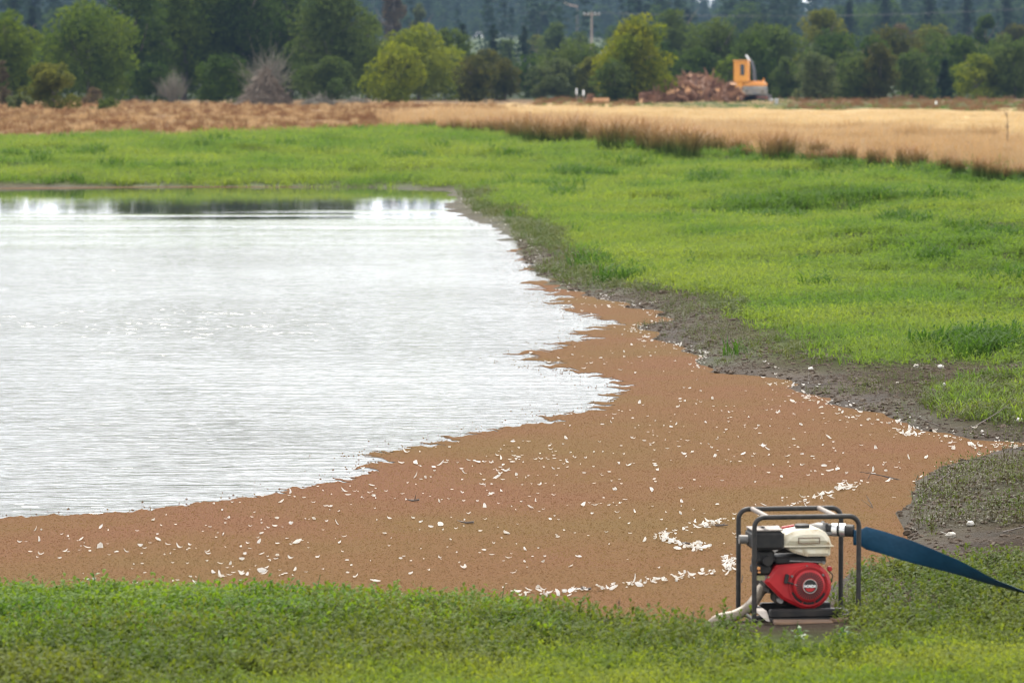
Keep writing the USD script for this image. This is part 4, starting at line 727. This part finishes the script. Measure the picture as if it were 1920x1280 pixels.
obj('front_hoop', hoop(0.0), 'frame_paint', pump, 50); obj('rear_hoop', hoop(FD), 'frame_paint', pump, 50)
for x_ in (0.062, FW - 0.105): obj('crossbar', cyl((x_, 0.008, FH + 0.001), (x_, FD - 0.008, FH + 0.001), FR * 0.95, 10), 'dusty_bar', pump, 50)
for x_ in (0.0, FW): obj('foot_rail', cyl((x_, 0.012, 0.012), (x_, FD - 0.012, 0.012), FR * 0.9, 10), 'frame_paint', pump, 50)
for y_ in (0.075, 0.30): obj('cross_rail', cyl((0.012, y_, 0.014), (FW - 0.012, y_, 0.014), FR * 0.9, 10), 'frame_paint', pump, 50)
def chull(poly, y_front, y_back, bev):
    P0 = np.array(poly.exterior.coords)[:-1]; P1 = np.array(poly.buffer(-bev, join_style=1).exterior.coords)[:-1]
    pts = [(a, y_back, b) for a, b in P0] + [(a, y_front + bev, b) for a, b in P0] + [(a, y_front, b) for a, b in P1]
    return trimesh.convex.convex_hull(np.array(pts))
def rbox(cx0, cx1, cy0, cy1, y0, y1, bev=0.006): return box(X_(cx0), X_(cx1), y0, y1, Z_(cy1), Z_(cy0), bev)
# mounting base
obj('base_plate', rbox(440, 1330, 1120, 1160, 0.015, 0.345, 0.003), 'black_metal', pump)
obj('mount_rail', rbox(440, 1338, 1018, 1118, 0.03, 0.075, 0.006), 'black_metal', pump); obj('mount_rail', rbox(455, 1325, 1018, 1118, 0.27, 0.315, 0.006), 'black_metal', pump)
obj('base_flap', trimesh.convex.convex_hull(np.array([(X_(290), 0.10, Z_(1050)), (X_(432), 0.10, Z_(1050)), (X_(290), 0.30, Z_(1045)), (X_(432), 0.30, Z_(1045)), (X_(432), 0.02, Z_(1158)), (X_(436), 0.30, Z_(1158)), (X_(390), 0.03, Z_(1150))])), 'dusty_bar', pump)
# engine
C_, CZ = X_(930), Z_(745); RR = 285 * KK
obj('crankcase', cat_([rbox(560, 1150, 500, 1010, 0.125, 0.27, 0.02), cyl((C_, 0.12, CZ), (C_, 0.27, CZ), 0.085, 24)]), 'dusty_black', pump, 40)
obj('cylinder_head', cat_([rbox(430, 620, 470, 800, 0.13, 0.25, 0.012)] + [rbox(470 + 26 * i, 482 + 26 * i, 700, 850, 0.12, 0.26, 0.001) for i in range(7)]), 'dusty_black', pump)
shroud = chull(disc_poly(C_, CZ, RR, 48).union(Polygon([(X_(530), Z_(490)), (X_(740), Z_(488)), (X_(930), Z_(745)), (X_(600), Z_(900)), (X_(390), Z_(690))])).convex_hull, 0.062, 0.13, 0.014)
fan = obj('fan_cover', shroud, 'engine_red', pump, 35)
obj('cover_lip', T(trimesh.creation.annulus(RR * 0.80, RR * 0.86, 0.006, sections=48), (C_, 0.058, CZ), (90, 0, 0)), 'engine_red', fan, 40)
m = trimesh.creation.annulus(RR * 0.62, RR * 0.74, 0.004, sections=64); v = m.vertices
def arc_vent(a0, a1, r0, r1):
    a = np.radians(np.linspace(a0, a1, 18)); return extrude(Polygon([(C_ + r1 * math.cos(t), CZ + r1 * math.sin(t)) for t in a] + [(C_ + r0 * math.cos(t), CZ + r0 * math.sin(t)) for t in a[::-1]]), 0.004, at=0.0595)
for a0, a1 in ((200, 246), (252, 288), (294, 336)): obj('cooling_vent', arc_vent(a0, a1, RR * 0.70, RR * 0.79), 'slot_black', fan)
SX, SZ, SR = X_(925), Z_(735), 192 * KK
pr = np.array([(0, 0.0), (SR * 0.45, 0.0), (SR * 0.90, 0.003), (SR, 0.010), (SR * 1.03, 0.030), (0, 0.030)]); m = trimesh.creation.revolve(pr, sections=48); v = m.vertices.copy(); m.vertices = np.stack([SX + v[:, 0], 0.030 + v[:, 2], SZ + v[:, 1]], 1); m.invert()
m.fix_normals(); starter = obj('recoil_starter', m, 'engine_red', pump, 30)
sl = []
for i in range(36):
    a = i * 2 * np.pi / 36; b_ = box(-0.0022, 0.0022, 0.0, 0.004, SR * 0.50, SR * 0.87); b_.apply_transform(trimesh.transformations.rotation_matrix(a, [0, 1, 0])); sl.append(T(b_, (SX, 0.0292, SZ)))
obj('starter_slots', cat_(sl), 'slot_black', starter)
em = obj('emblem', cyl((SX, 0.0225, SZ), (SX, 0.031, SZ), 80 * KK, 32), 'slot_black', starter, 40)
obj('emblem_rim', T(trimesh.creation.annulus(80 * KK, 87 * KK, 0.012, sections=32), (SX, 0.026, SZ), (90, 0, 0)), 'bright_steel', starter)
hz = 80 * KK; a = np.radians(np.linspace(205, 335, 20)); lowp = Polygon([(SX + hz * 0.86 * math.cos(t), SZ + hz * 0.86 * math.sin(t) - 0.001) for t in a]); obj('emblem_red', extrude(Polygon([(SX - hz * .72, SZ - .0085), (SX + hz * .72, SZ - .0085)] + [(SX + hz * .84 * math.cos(t), SZ + hz * .84 * math.sin(t)) for t in np.radians(np.linspace(-28, -152, 20))]), 0.0012, at=0.0212), 'engine_red', starter)
tx = meshkit.text_mesh('HONDA', 0.0125, 0.0012, bold=True); b0 = tx.bounds; sc_ = 146 * KK / (b0[1][0] - b0[0][0]); v = tx.vertices.copy()
tx.vertices = np.stack([SX + (v[:, 0] - (b0[0][0] + b0[1][0]) / 2) * sc_, 0.0222 - v[:, 2], SZ + 0.0005 + (v[:, 1] - (b0[0][1] + b0[1][1]) / 2) * min(sc_, 1.15)], 1); obj('lettering', tx, 'letter_white', starter)
for cx, cy in ((720, 620), (1105, 610), (905, 497)): obj('bolt', cyl((X_(cx), 0.050, Z_(cy)), (X_(cx), 0.066, Z_(cy)), 0.0055 if cy > 500 else 0.003, 6), 'grey_cast', fan)
obj('starter_handle', cat_([T(box(-0.008, 0.008, -0.010, 0.010, -0.022, 0.022, 0.004), (X_(648), 0.050, Z_(650)), (0, 12, 0)), cyl((X_(655), 0.05, Z_(690)), (X_(735), 0.045, Z_(712)), 0.004, 6)]), 'black_plastic', pump)
obj('oil_switch', rbox(1180, 1232, 520, 575, 0.08, 0.11, 0.004), 'engine_red', pump)
obj('throttle_plate', rbox(530, 1160, 395, 480, 0.085, 0.25, 0.006), 'black_metal', pump)
obj('governor_lever', cat_([cyl((X_(700), 0.075, Z_(440)), (X_(1120), 0.075, Z_(462)), 0.003, 6), cyl((X_(1118), 0.06, Z_(465)), (X_(1118), 0.08, Z_(465)), 0.007, 8)]), 'grey_cast', pump)
obj('spark_cable', tube([(X_(470), 0.12, Z_(470)), (X_(500), 0.09, Z_(440)), (X_(560), 0.085, Z_(430)), (X_(620), 0.10, Z_(455)), (X_(660), 0.12, Z_(480))], 0.0045, 6), 'black_plastic', pump, 50)
obj('pull_cord', tube([(X_(735), 0.045, Z_(712)), (X_(752), 0.032, Z_(716)), (X_(768), 0.03, Z_(720))], 0.002, 5), 'dusty_bar', pump)
obj('stop_cable', tube([(X_(1180), 0.09, Z_(560)), (X_(1240), 0.085, Z_(620)), (X_(1230), 0.085, Z_(700)), (X_(1190), 0.10, Z_(760))], 0.003, 6), 'black_plastic', pump)
obj('oil_plug', cyl((X_(600), 0.085, Z_(930)), (X_(600), 0.13, Z_(930)), 0.012, 10), 'grey_cast', pump)
# tank
tank = obj('fuel_tank', chull(Polygon([(X_(632), Z_(252)), (X_(628), Z_(185)), (X_(660), Z_(120)), (X_(740), Z_(78)), (X_(840), Z_(58)), (X_(1050), Z_(58)), (X_(1140), Z_(92)), (X_(1190), Z_(160)), (X_(1218), Z_(252))]), 0.055, 0.25, 0.022), 'tank_white', pump, 35)
obj('tank_bottom', cat_([chull(Polygon([(X_(690), Z_(268)), (X_(870), Z_(268)), (X_(900), Z_(388)), (X_(835), Z_(345)), (X_(735), Z_(335)), (X_(700), Z_(310))]).convex_hull, 0.066, 0.24, 0.012), chull(Polygon([(X_(840), Z_(268)), (X_(1207), Z_(268)), (X_(1203), Z_(365)), (X_(1180), Z_(388)), (X_(905), Z_(388))]), 0.060, 0.245, 0.014)]), 'tank_white', tank, 35)
obj('tank_seam', rbox(622, 1232, 252, 268, 0.050, 0.255, 0.002), 'tank_white', tank)
a_, b_, c_, d_ = X_(795), X_(1062), Z_(228), Z_(152)
obj('label_frame', cat_([box(a_, b_, 0.051, 0.057, c_, c_ + .003), box(a_, b_, 0.051, 0.057, d_ - .003, d_), box(a_, a_ + .003, 0.0512, 0.057, c_ + .003, d_ - .003), box(b_ - .003, b_, 0.0512, 0.057, c_ + .003, d_ - .003)]), 'plank', tank)
obj('fuel_cap', T(trimesh.creation.revolve(np.array([(0, 0), (0.034, 0), (0.034, .011), (.029, .015), (0, .015)]), sections=28), (X_(890), 0.14, Z_(52))), 'black_plastic', tank, 40)
obj('red_lever', cyl((X_(640), 0.15, Z_(58)), (X_(800), 0.16, Z_(36)), 0.006, 8), 'engine_red', pump); obj('bracket', rbox(565, 625, 40, 75, 0.15, 0.18, .004), 'pale_metal', pump)
# air cleaner, carburettor
ac = obj('air_cleaner', rbox(228, 622, 72, 300, 0.045, 0.23, 0.014), 'black_plastic', pump, 30); obj('cleaner_cover', rbox(236, 612, 48, 71, 0.055, 0.22, 0.007), 'dusty_bar', ac, 30); obj('wing_nut', cat_([rbox(372, 420, 30, 47, 0.12, 0.128, .002), cyl((X_(396), 0.124, Z_(50)), (X_(396), .124, Z_(30)), .004, 8)]), 'black_metal', ac)
obj('intake_elbow', rbox(300, 520, 303, 470, 0.075, 0.21, 0.012), 'black_plastic', pump); obj('carburettor', cat_([rbox(255, 480, 480, 610, 0.07, 0.17, 0.012), cyl((X_(420), 0.05, Z_(430)), (X_(420), 0.08, Z_(430)), .022, 14)]), 'black_metal', pump, 40)
obj('fuel_bowl', cyl((X_(345), 0.09, Z_(668)), (X_(345), 0.09, Z_(612)), 0.022, 16), 'olive_brass', pump, 40); obj('drain_screw', cyl((X_(450), 0.07, Z_(640)), (X_(450), .1, Z_(640)), .008, 8), 'olive_brass', pump)
obj('fuel_lever', cat_([rbox(295, 330, 500, 540, 0.055, 0.07, .003), rbox(300, 335, 555, 580, 0.055, 0.07, .003)]), 'orange_tag', pump); obj('fuel_hose', tube([(X_(240), .08, Z_(390)), (X_(232), .06, Z_(470)), (X_(250), .06, Z_(560)), (X_(262), .08, Z_(600))], .004, 6), 'black_plastic', pump)
obj('muffler_knob', cyl((X_(120), 0.16, Z_(195)), (X_(225), 0.16, Z_(195)), 0.020, 16), 'grey_cast', pump, 40)
# the pump proper behind the engine, its outlet and coupling
obj('pump_volute', cat_([cyl((X_(820), 0.275, Z_(640)), (X_(820), 0.345, Z_(640)), 0.115, 28), cyl((X_(560), 0.31, Z_(800)), (X_(450), 0.30, Z_(830)), 0.036, 16)]), 'dusty_black', pump, 40)
OZ = Z_(108)
obj('outlet_elbow', cat_([tube([(X_(1020), 0.31, Z_(420)), (X_(1030), 0.305, Z_(250)), (X_(1070), 0.29, Z_(140)), (X_(1150), 0.25, OZ), (X_(1250), 0.22, OZ)], [.036, .034, .032, .030, .030], 16), cyl((X_(1190), 0.235, OZ), (X_(1215), 0.235, OZ), .038, 16)]), 'grey_cast', pump, 40)
cp = obj('hose_coupling', cyl((X_(1250), 0.22, OZ), (X_(1545), 0.17, OZ - .002), 0.028, 20), 'black_plastic', pump, 40)
for c0, c1 in ((1310, 1370), (1398, 1458)):
    f0, f1 = (c0 - 1250) / 295, (c1 - 1250) / 295; obj('hose_clamp', cyl((X_(c0), 0.22 - .05 * f0, OZ), (X_(c1), 0.22 - .05 * f1, OZ), 0.0305, 20), 'bright_steel', cp, 40)
obj('cam_lever', rbox(1170, 1290, 128, 165, 0.18, 0.19, .003), 'grey_cast', cp)
# planks under the pump
Rz = lambda q: pp + np.array([q[0] * math.cos(PUMP_R) - q[1] * math.sin(PUMP_R), q[0] * math.sin(PUMP_R) + q[1] * math.cos(PUMP_R), q[2]])
for (x0, x1, y0, y1, rz_, lb) in ((0.07, 0.33, -0.16, -0.05, -0.12, 'weathered brown board lying in front of the pump base'), (0.34, 0.50, -0.10, -0.03, 0.1, 'short brown board end under the right front of the pump')):
    c = Rz(((x0 + x1) / 2, (y0 + y1) / 2, 0)); c[2] = terrain(np.array([c[0]]), np.array([c[1]]))[0] - 0.004
    t = thing('board', lb, 'board', c, PUMP_R + rz_); obj('plank', box(-(x1 - x0) / 2, (x1 - x0) / 2, -(y1 - y0) / 2, (y1 - y0) / 2, -0.012, 0.016, 0.003), 'plank', t); obj('cut_end', box((x1 - x0) / 2 + .0005, (x1 - x0) / 2 + .002, -(y1 - y0) / 2 + .004, (y1 - y0) / 2 - .004, -.009, .013), 'log_cut', t)
# blue lay-flat hose
Yh = Rz((0.475, 0.17, 0))[1]
top_l = [(1600, 990), (1622, 985), (1660, 994), (1720, 1016), (1800, 1050), (1860, 1083), (1920, 1107), (1990, 1128), (2070, 1142)]; bot_l = [(1600, 1024), (1622, 1030), (1680, 1048), (1750, 1066), (1800, 1079), (1850, 1094), (1920, 1112), (1990, 1133), (2070, 1148)]
tt = np.linspace(0, 1, 40); V = []; NS = 14
s0 = np.linspace(1600, 2070, 40); tp = np.interp(s0, *np.array(top_l).T); bt = np.interp(s0, *np.array(bot_l).T)
Wd = 0.104
for i in range(40):
    Yi = Yh - 0.45 * tt[i]; ctr = at_y(s0[i], (tp[i] + bt[i]) / 2, Yi); vis = max((bt[i] - tp[i]) * Yi / F - 0.004, 0.003); wd = Wd if i > 1 else 0.07
    roll = min(math.pi / 2, math.asin(min(1, vis / wd)) + 0.09 * min(1, i / 8)); u = np.array([0, -math.cos(roll), math.sin(roll)]); nrm = np.array([0, math.sin(roll), math.cos(roll)]); th = np.interp(i, [0, 2, 6, 40], [0.034, 0.030, 0.014, 0.004])
    for k_ in range(NS):
        a = 2 * np.pi * k_ / NS; V.append(ctr + u * math.cos(a) * wd / 2 + nrm * math.sin(a) * th / 2)
V = np.array(V); Fc = []
for i in range(39):
    for k_ in range(NS): A, B, C2, D2 = i * NS + k_, i * NS + (k_ + 1) % NS, (i + 1) * NS + (k_ + 1) % NS, (i + 1) * NS + k_; Fc += [(A, B, C2), (A, C2, D2)]
hm = trimesh.Trimesh(V, np.array(Fc), process=False); hm.fix_normals()
tag(obj('discharge_hose', hm, 'hose_blue', None, 50), 'flat blue discharge hose twisting away to the right from the pump', 'hose')
# suction hose
sp_ = [(X_(530), 0.30, Z_(790)), (X_(470), 0.28, Z_(840)), (X_(380), 0.25, Z_(950)), (X_(280), 0.22, Z_(1040)), (X_(150), 0.19, Z_(1105)), (X_(20), 0.16, Z_(1135)), (X_(-90), 0.15, 0.004), (X_(-190), 0.20, -0.03), (X_(-290), 0.28, -0.10)]
sp_ = np.array([Rz(q) for q in sp_]); from scipy.interpolate import CubicSpline
tq = np.concatenate([[0], np.cumsum(np.linalg.norm(np.diff(sp_, axis=0), axis=1))]); cs = CubicSpline(tq, sp_); ts = np.linspace(0, tq[-1], 150)
tag(obj('suction_hose', tube(cs(ts), 0.0245 + 0.0012 * np.sin(np.arange(150) * 2 * np.pi / 3), 14), 'hose_tan', None, 60), 'beige ribbed suction hose bending from the pump into the brown water', 'hose')

# ---------------------------------------------------------------- feathers
usdkit.material(stage, '/World/Looks/feather', {'g': ('geometry', {}), 'v': ('map_range', dict(from_min=0.0, from_max=1.0, to_min=0.72, to_max=0.88)), 'c': ('combine_color', {}), 'o': ('object_info', {}), 'ro': ('rgb_ramp', dict(ramp=[(0.0, (0.42, 0.385, 0.33)), (0.25, (0.56, 0.54, 0.50)), (1.0, (0.64, 0.625, 0.60))])), 'p': ('principled_bsdf', dict(roughness=0.8, specular_ior_level=0.15)), 't': ('translucent_bsdf', dict(color=(0.66, 0.63, 0.58))), 'm': ('mix_closure', dict(fac=0.35))},
    [('o.random', 'ro.fac'), ('ro.color', 'p.base_color'), ('ro.color', 't.color'), ('p.BSDF', 'm.closure1'), ('t.BSDF', 'm.closure2')], surface='m.closure')
mat('feather_grey', (0.45, 0.40, 0.34), (0.6, 0.56, 0.5), 60, 0.8)
def feather(r, L_, W, curl, twist):
    n = 8; V = []
    for i in range(n):
        t = i / (n - 1); s_ = (t - 0.45); w = W * (math.sin(math.pi * min(1, t * 0.93 + 0.07)) ** 0.7) * r.uniform(0.85, 1.1) / 2 + 0.0006; z = curl * L_ * (2.6 * s_ * s_) + 0.002; yb = twist * L_ * s_ * s_
        for q in (-1, 0, 1): V.append((s_ * L_, yb + q * w, z + abs(q) * w * 0.45))
    Fc = []
    for i in range(n - 1):
        for j in range(2): A = i * 3 + j; Fc += [(A, A + 3, A + 4), (A, A + 4, A + 1)]
    quill = tube([(-0.5 * L_, twist * L_ * .2, curl * L_ * .6 + .002), (-0.2 * L_, 0.0, curl * L_ * .12 + .003), (0.45 * L_, twist * L_ * .2, curl * L_ * .5 + .003)], [0.0009, 0.0008, 0.0004], 4)
    return trimesh.Trimesh(np.array(V), np.array(Fc), process=False), quill
r = np.random.default_rng(321); fk = [feather(r, L__, W__, c__, t__) for L__, W__, c__, t__ in ((.05, .020, .35, .3), (.042, .026, .2, -.2), (.055, .016, .45, .6), (.036, .024, .5, .1), (.048, .030, .15, -.5), (.06, .014, .3, -.4), (.034, .020, .7, .2))]
for i, (v_, q_) in enumerate(fk):
    stage.CreateClassPrim(f'/World/feather_kind_{i}'); usdkit.mesh(stage, f'/World/feather_kind_{i}/vane', v_, L('feather'), True); usdkit.mesh(stage, f'/World/feather_kind_{i}/quill', q_, L('feather'))
pts = []                                            # (px, py, group)
def along(pl, n, jx, jy, g):
    ls_ = LineString(pl)
    for t in r.uniform(0, 1, int(n * 0.75)): c = ls_.interpolate(t, normalized=True).coords[0]; pts.append((c[0] + r.normal() * jx, c[1] + r.normal() * jy, g))
along([(1226, 1008), (1262, 1000), (1300, 993), (1345, 982), (1385, 970)], 60, 4, 2.5, 1); along([(1228, 1010), (1262, 1018), (1300, 1030), (1322, 1030)], 75, 4, 2.5, 1); along([(1300, 1028), (1322, 1028)], 25, 5, 4, 1)
along([(1320, 988), (1345, 980)], 20, 6, 3, 1); along([(1465, 948), (1490, 944), (1545, 932), (1590, 918), (1620, 908)], 70, 8, 4, 1); along([(1575, 920), (1590, 915)], 25, 5, 4, 1)
along([(1022, 1118), (1050, 1114), (1110, 1106), (1180, 1099), (1245, 1090), (1280, 1084)], 85, 5, 2.5, 2); along([(1265, 1085), (1300, 1080), (1340, 1076), (1380, 1068)], 35, 4, 3, 2); along([(1362, 1066), (1374, 1052)], 55, 6, 6, 2); along([(940, 1116), (1040, 1118)], 18, 14, 4, 2)
along([(1440, 706), (1500, 740), (1540, 755)], 60, 14, 8, 3); along([(1520, 745), (1600, 778), (1680, 798), (1740, 815), (1800, 828), (1880, 838)], 170, 14, 7, 3); along([(1690, 815), (1720, 818)], 30, 8, 4, 3); along([(1860, 842), (1925, 845)], 30, 12, 6, 3)
along([(1300, 690), (1325, 672), (1310, 662)], 45, 5, 5, 4); along([(1240, 645), (1300, 658)], 25, 8, 4, 4); along([(1170, 625), (1245, 603), (1225, 585)], 55, 10, 5, 4); along([(1050, 540), (1100, 550), (1170, 570), (1235, 583)], 70, 8, 4, 4); along([(985, 462), (1010, 470), (1000, 500), (985, 510)], 60, 8, 6, 4); along([(860, 380), (900, 400), (945, 428), (965, 450)], 60, 7, 4, 4); along([(1200, 612), (1215, 640)], 25, 8, 6, 4)
for cx, cy, sx, sy, n_ in [(380, 1040, 130, 30, 80), (520, 985, 110, 30, 60), (720, 920, 130, 28, 80), (900, 870, 120, 22, 55), (1000, 980, 140, 40, 70), (860, 1050, 150, 30, 60), (1100, 900, 150, 45, 80), (1300, 830, 150, 40, 90), (1400, 760, 90, 30, 45), (1160, 670, 90, 15, 60), (1120, 575, 50, 12, 45), (1560, 860, 120, 30, 90), (1250, 780, 120, 35, 50), (150, 1020, 130, 25, 40), (1000, 860, 60, 12, 30), (950, 870, 35, 10, 20), (1330, 960, 100, 60, 30), (460, 1075, 80, 8, 25)]:
    for _ in range(int(n_ * 0.8)): pts.append((cx + r.normal() * sx, cy + r.normal() * sy, 0))
pa = np.array(pts); W_ = at_h(pa[:, 0], pa[:, 1], 0.0); din = pond_dist(W_[:, 0], W_[:, 1]); inm = shapely.contains_xy(matpoly.buffer(0.05), W_[:, 0], W_[:, 1]) | ((pa[:, 2] >= 3) & (din > -1.0) & (din < 0.5))
W_, gid = W_[inm], pa[inm, 2].astype(int); W_[:, 2] = np.maximum(0.006, terrain(W_[:, 0], W_[:, 1]) + 0.004)
sz = np.exp(r.normal(-0.58, 0.42, len(W_))) * np.where(gid == 0, 0.85, 0.95); sz = np.clip(sz, 0.3, 1.1)
big = np.argsort(-sz / W_[:, 1])[:300]; mask = np.zeros(len(W_), bool); mask[big] = True
GL = {0: ('white curled feather lying loose on the brown fern mat', 'loose feathers scattered over the brown fern mat'), 1: ('white feather in the V shaped drift line left of and behind the pump', 'feathers in the V shaped drift line by the pump'), 2: ('white feather in the drift line along the near bank left of the pump', 'feathers in the drift line along the near bank'),
      3: ('white feather washed up along the inlet shore at the right', 'feathers washed up along the right inlet'), 4: ('white feather washed up along the far right hand shoreline', 'feathers washed up along the shore beyond the brown mat')}
pile = np.where(gid == 0, 0.0, 1.0) * np.abs(r.normal(size=len(W_))) * 0.006; W_[:, 2] += pile
for i in big:
    lb, gp = GL[gid[i]]; refer('feather', f'/World/feather_kind_{r.integers(7)}', lb, 'feather', W_[i], (r.normal() * (28 if gid[i] == 0 else 45), r.normal() * 28, r.uniform(0, 360)), sz[i], gp)
ro = np.flatnonzero(~mask); fmesh = [(cat_([a, b]), 'feather') for a, b in fk]
instancer('feather_litter', fmesh, W_[ro], r.uniform(0, 6.28, len(ro)), sz[ro], r.integers(0, 7, len(ro)), 'the many smaller white feathers strewn over the mat and shore', 'feathers', tilt=r.normal(size=len(ro)) * 0.4)
# down tufts on the mud
for px, py, lb in [(1718, 689, 'bigger white down tuft lying below the dense green weeds'), (1764, 690, 'white down tuft right of the bigger one below the weeds'), (1520, 694, 'white down tuft on the bare mud near the shore'), (1768, 724, 'white down tuft beside the grass patch'), (1682, 722, 'tiny white down tuft in the middle of the mud'), (1790, 769, 'greyish down tuft in front of the grass patch'), (1912, 790, 'white down tuft at the right edge on the mud'), (1820, 985, 'white down tuft on the dark mud right of the hose'), (1783, 1007, 'greyish down tuft on the mud above the blue hose')]:
    q = spot(px, py); m = trimesh.creation.icosphere(2, 0.021); m.vertices *= (1 + 1.3 * (meshkit.fbm(m.vertices * 110 + px, 3, 5) - 0.5))[:, None] * np.array([1.2, 1.0, 0.75])
    t = thing('down_tuft', lb, 'feather', q + [0, 0, 0.012], r.uniform(0, 6)); obj('down', m, 'feather', t, True); obj('quill', tube([(0.02, 0, 0.005), (0.055, 0.01, 0.02)], [.0015, .0008], 4), 'feather', t)
# twigs and sticks
mat('wet_twig', (0.035, 0.024, 0.018), (0.06, 0.042, 0.03), 20, 0.6)
def stick(px, py, l, a, el, label, rad=0.004, z=None):
    q = spot(px, py) if z is None else at_h(px, py, z); rr = np.random.default_rng(int(px * 7 + py)); e = np.array([math.cos(a) * math.cos(el), math.sin(a) * math.cos(el), math.sin(el)]); ms = [tube([(0, 0, 0.004), e * l * .5 + rr.normal(size=3) * l * .05, e * l], [rad, rad * .8, rad * .4], 6)]
    for _ in range(2): c = e * l * rr.uniform(.3, .8); ms.append(tube([c, c + (e + rr.normal(size=3) * .6) * l * .3], [rad * .5, rad * .2], 5))
    tag(obj('twig', T(cat_(ms), q + [0, 0, .004]), 'wet_twig'), label, 'twig')
for a in [(1822, 805, .35, .4, .5, 'dark forked twig sticking out of the mud below the grass patch'), (1760, 800, .25, 2.6, .35, 'dark twig on the mud left of the forked one'), (1700, 905, .3, 2.9, .2, 'dark twig at the water edge above the muddy point'), (1730, 925, .25, .6, .5, 'dark twig on the muddy point behind the pump'), (1640, 965, .14, 2.0, .8, 'small dark twig standing in the brown water right of the pump'), (1690, 1065, .18, 1.4, 1.0, 'dark twig standing under the blue hose'),
          (1385, 1130, .14, 1.2, 1.1, 'thin brown twig at the left leg of the pump'), (1880, 1000, .3, .3, .3, 'dark twig on the mud at the right edge'), (1480, 660, .4, .2, .1, 'dark twig lying on the mud near the far bend'), (1570, 720, .35, 3.0, .1, 'dark twig lying across the bare mud')]: stick(*a)
for px, py, lb in [(1272, 1022, 'dark stick under the V shaped feather drift'), (1342, 987, 'dark stick caught in the upper arm of the feather drift'), (786, 939, 'dark bit of stick floating among the loose feathers'), (888, 981, 'small red brown stick floating on the fern mat'), (1108, 1106, 'grey brown stick in the near feather drift line')]: stick(px, py, 0.075, 0.4 if px > 1200 else 2.9, 0.05, lb, 0.007, 0.006)
# tall leafy sprouts on the near bank
leafmat('sprout_leaf', (0.070, 0.154, 0.035), (0.098, 0.189, 0.042), 3, 0.4, isl=0.3)
for i, (px, py, hpx, lb) in enumerate([(945, 1150, 55, 'tall leafy sprout in front of the drift line on the near bank'), (175, 1115, 48, 'big leaved sprout on the near bank at left'), (600, 1125, 50, 'thin leafy sprout on the near bank left of centre'), (985, 1160, 34, 'small sprout right of the tall leafy one'), (372, 1120, 46, 'leafy sprout sticking up among the feathers at left'), (790, 1135, 46, 'narrow sprout at the edge of the bank in the middle'), (1498, 1196, 34, 'green sprout in front of the pump base'), (1585, 1198, 40, 'green sprout by the right front leg of the pump')]):
    q = spot(px, py); h = hpx / F * q[1]; rr = np.random.default_rng(640 + i); t = thing('leafy_sprout', lb, 'weed', q, rr.uniform(0, 6)); obj('stem', tube([(0, 0, -.02), (.01, 0, h * .5), (0, .01, h)], [.003, .0025, .0012], 5), 'sprout_leaf', t)
    LV = leafy(rr, 1, h, 0.001, 0.075, 0.024, 11, 0.3); obj('leaves', LV, 'sprout_leaf', t)

# ---------------------------------------------------------------- the air
usdkit.material(stage, '/World/Looks/haze', {'v': ('principled_volume', dict(color=(0.42, 0.64, 1.0), density=0.000055, anisotropy=0.2))}, [], volume='v.volume')
hz_ = box(-1200, 1200, -75, 3350, -1.6, 130); hz_.fix_normals()
tag(obj('haze', hz_, 'haze'), 'thin blue summer haze over the valley', 'haze', kind='stuff')
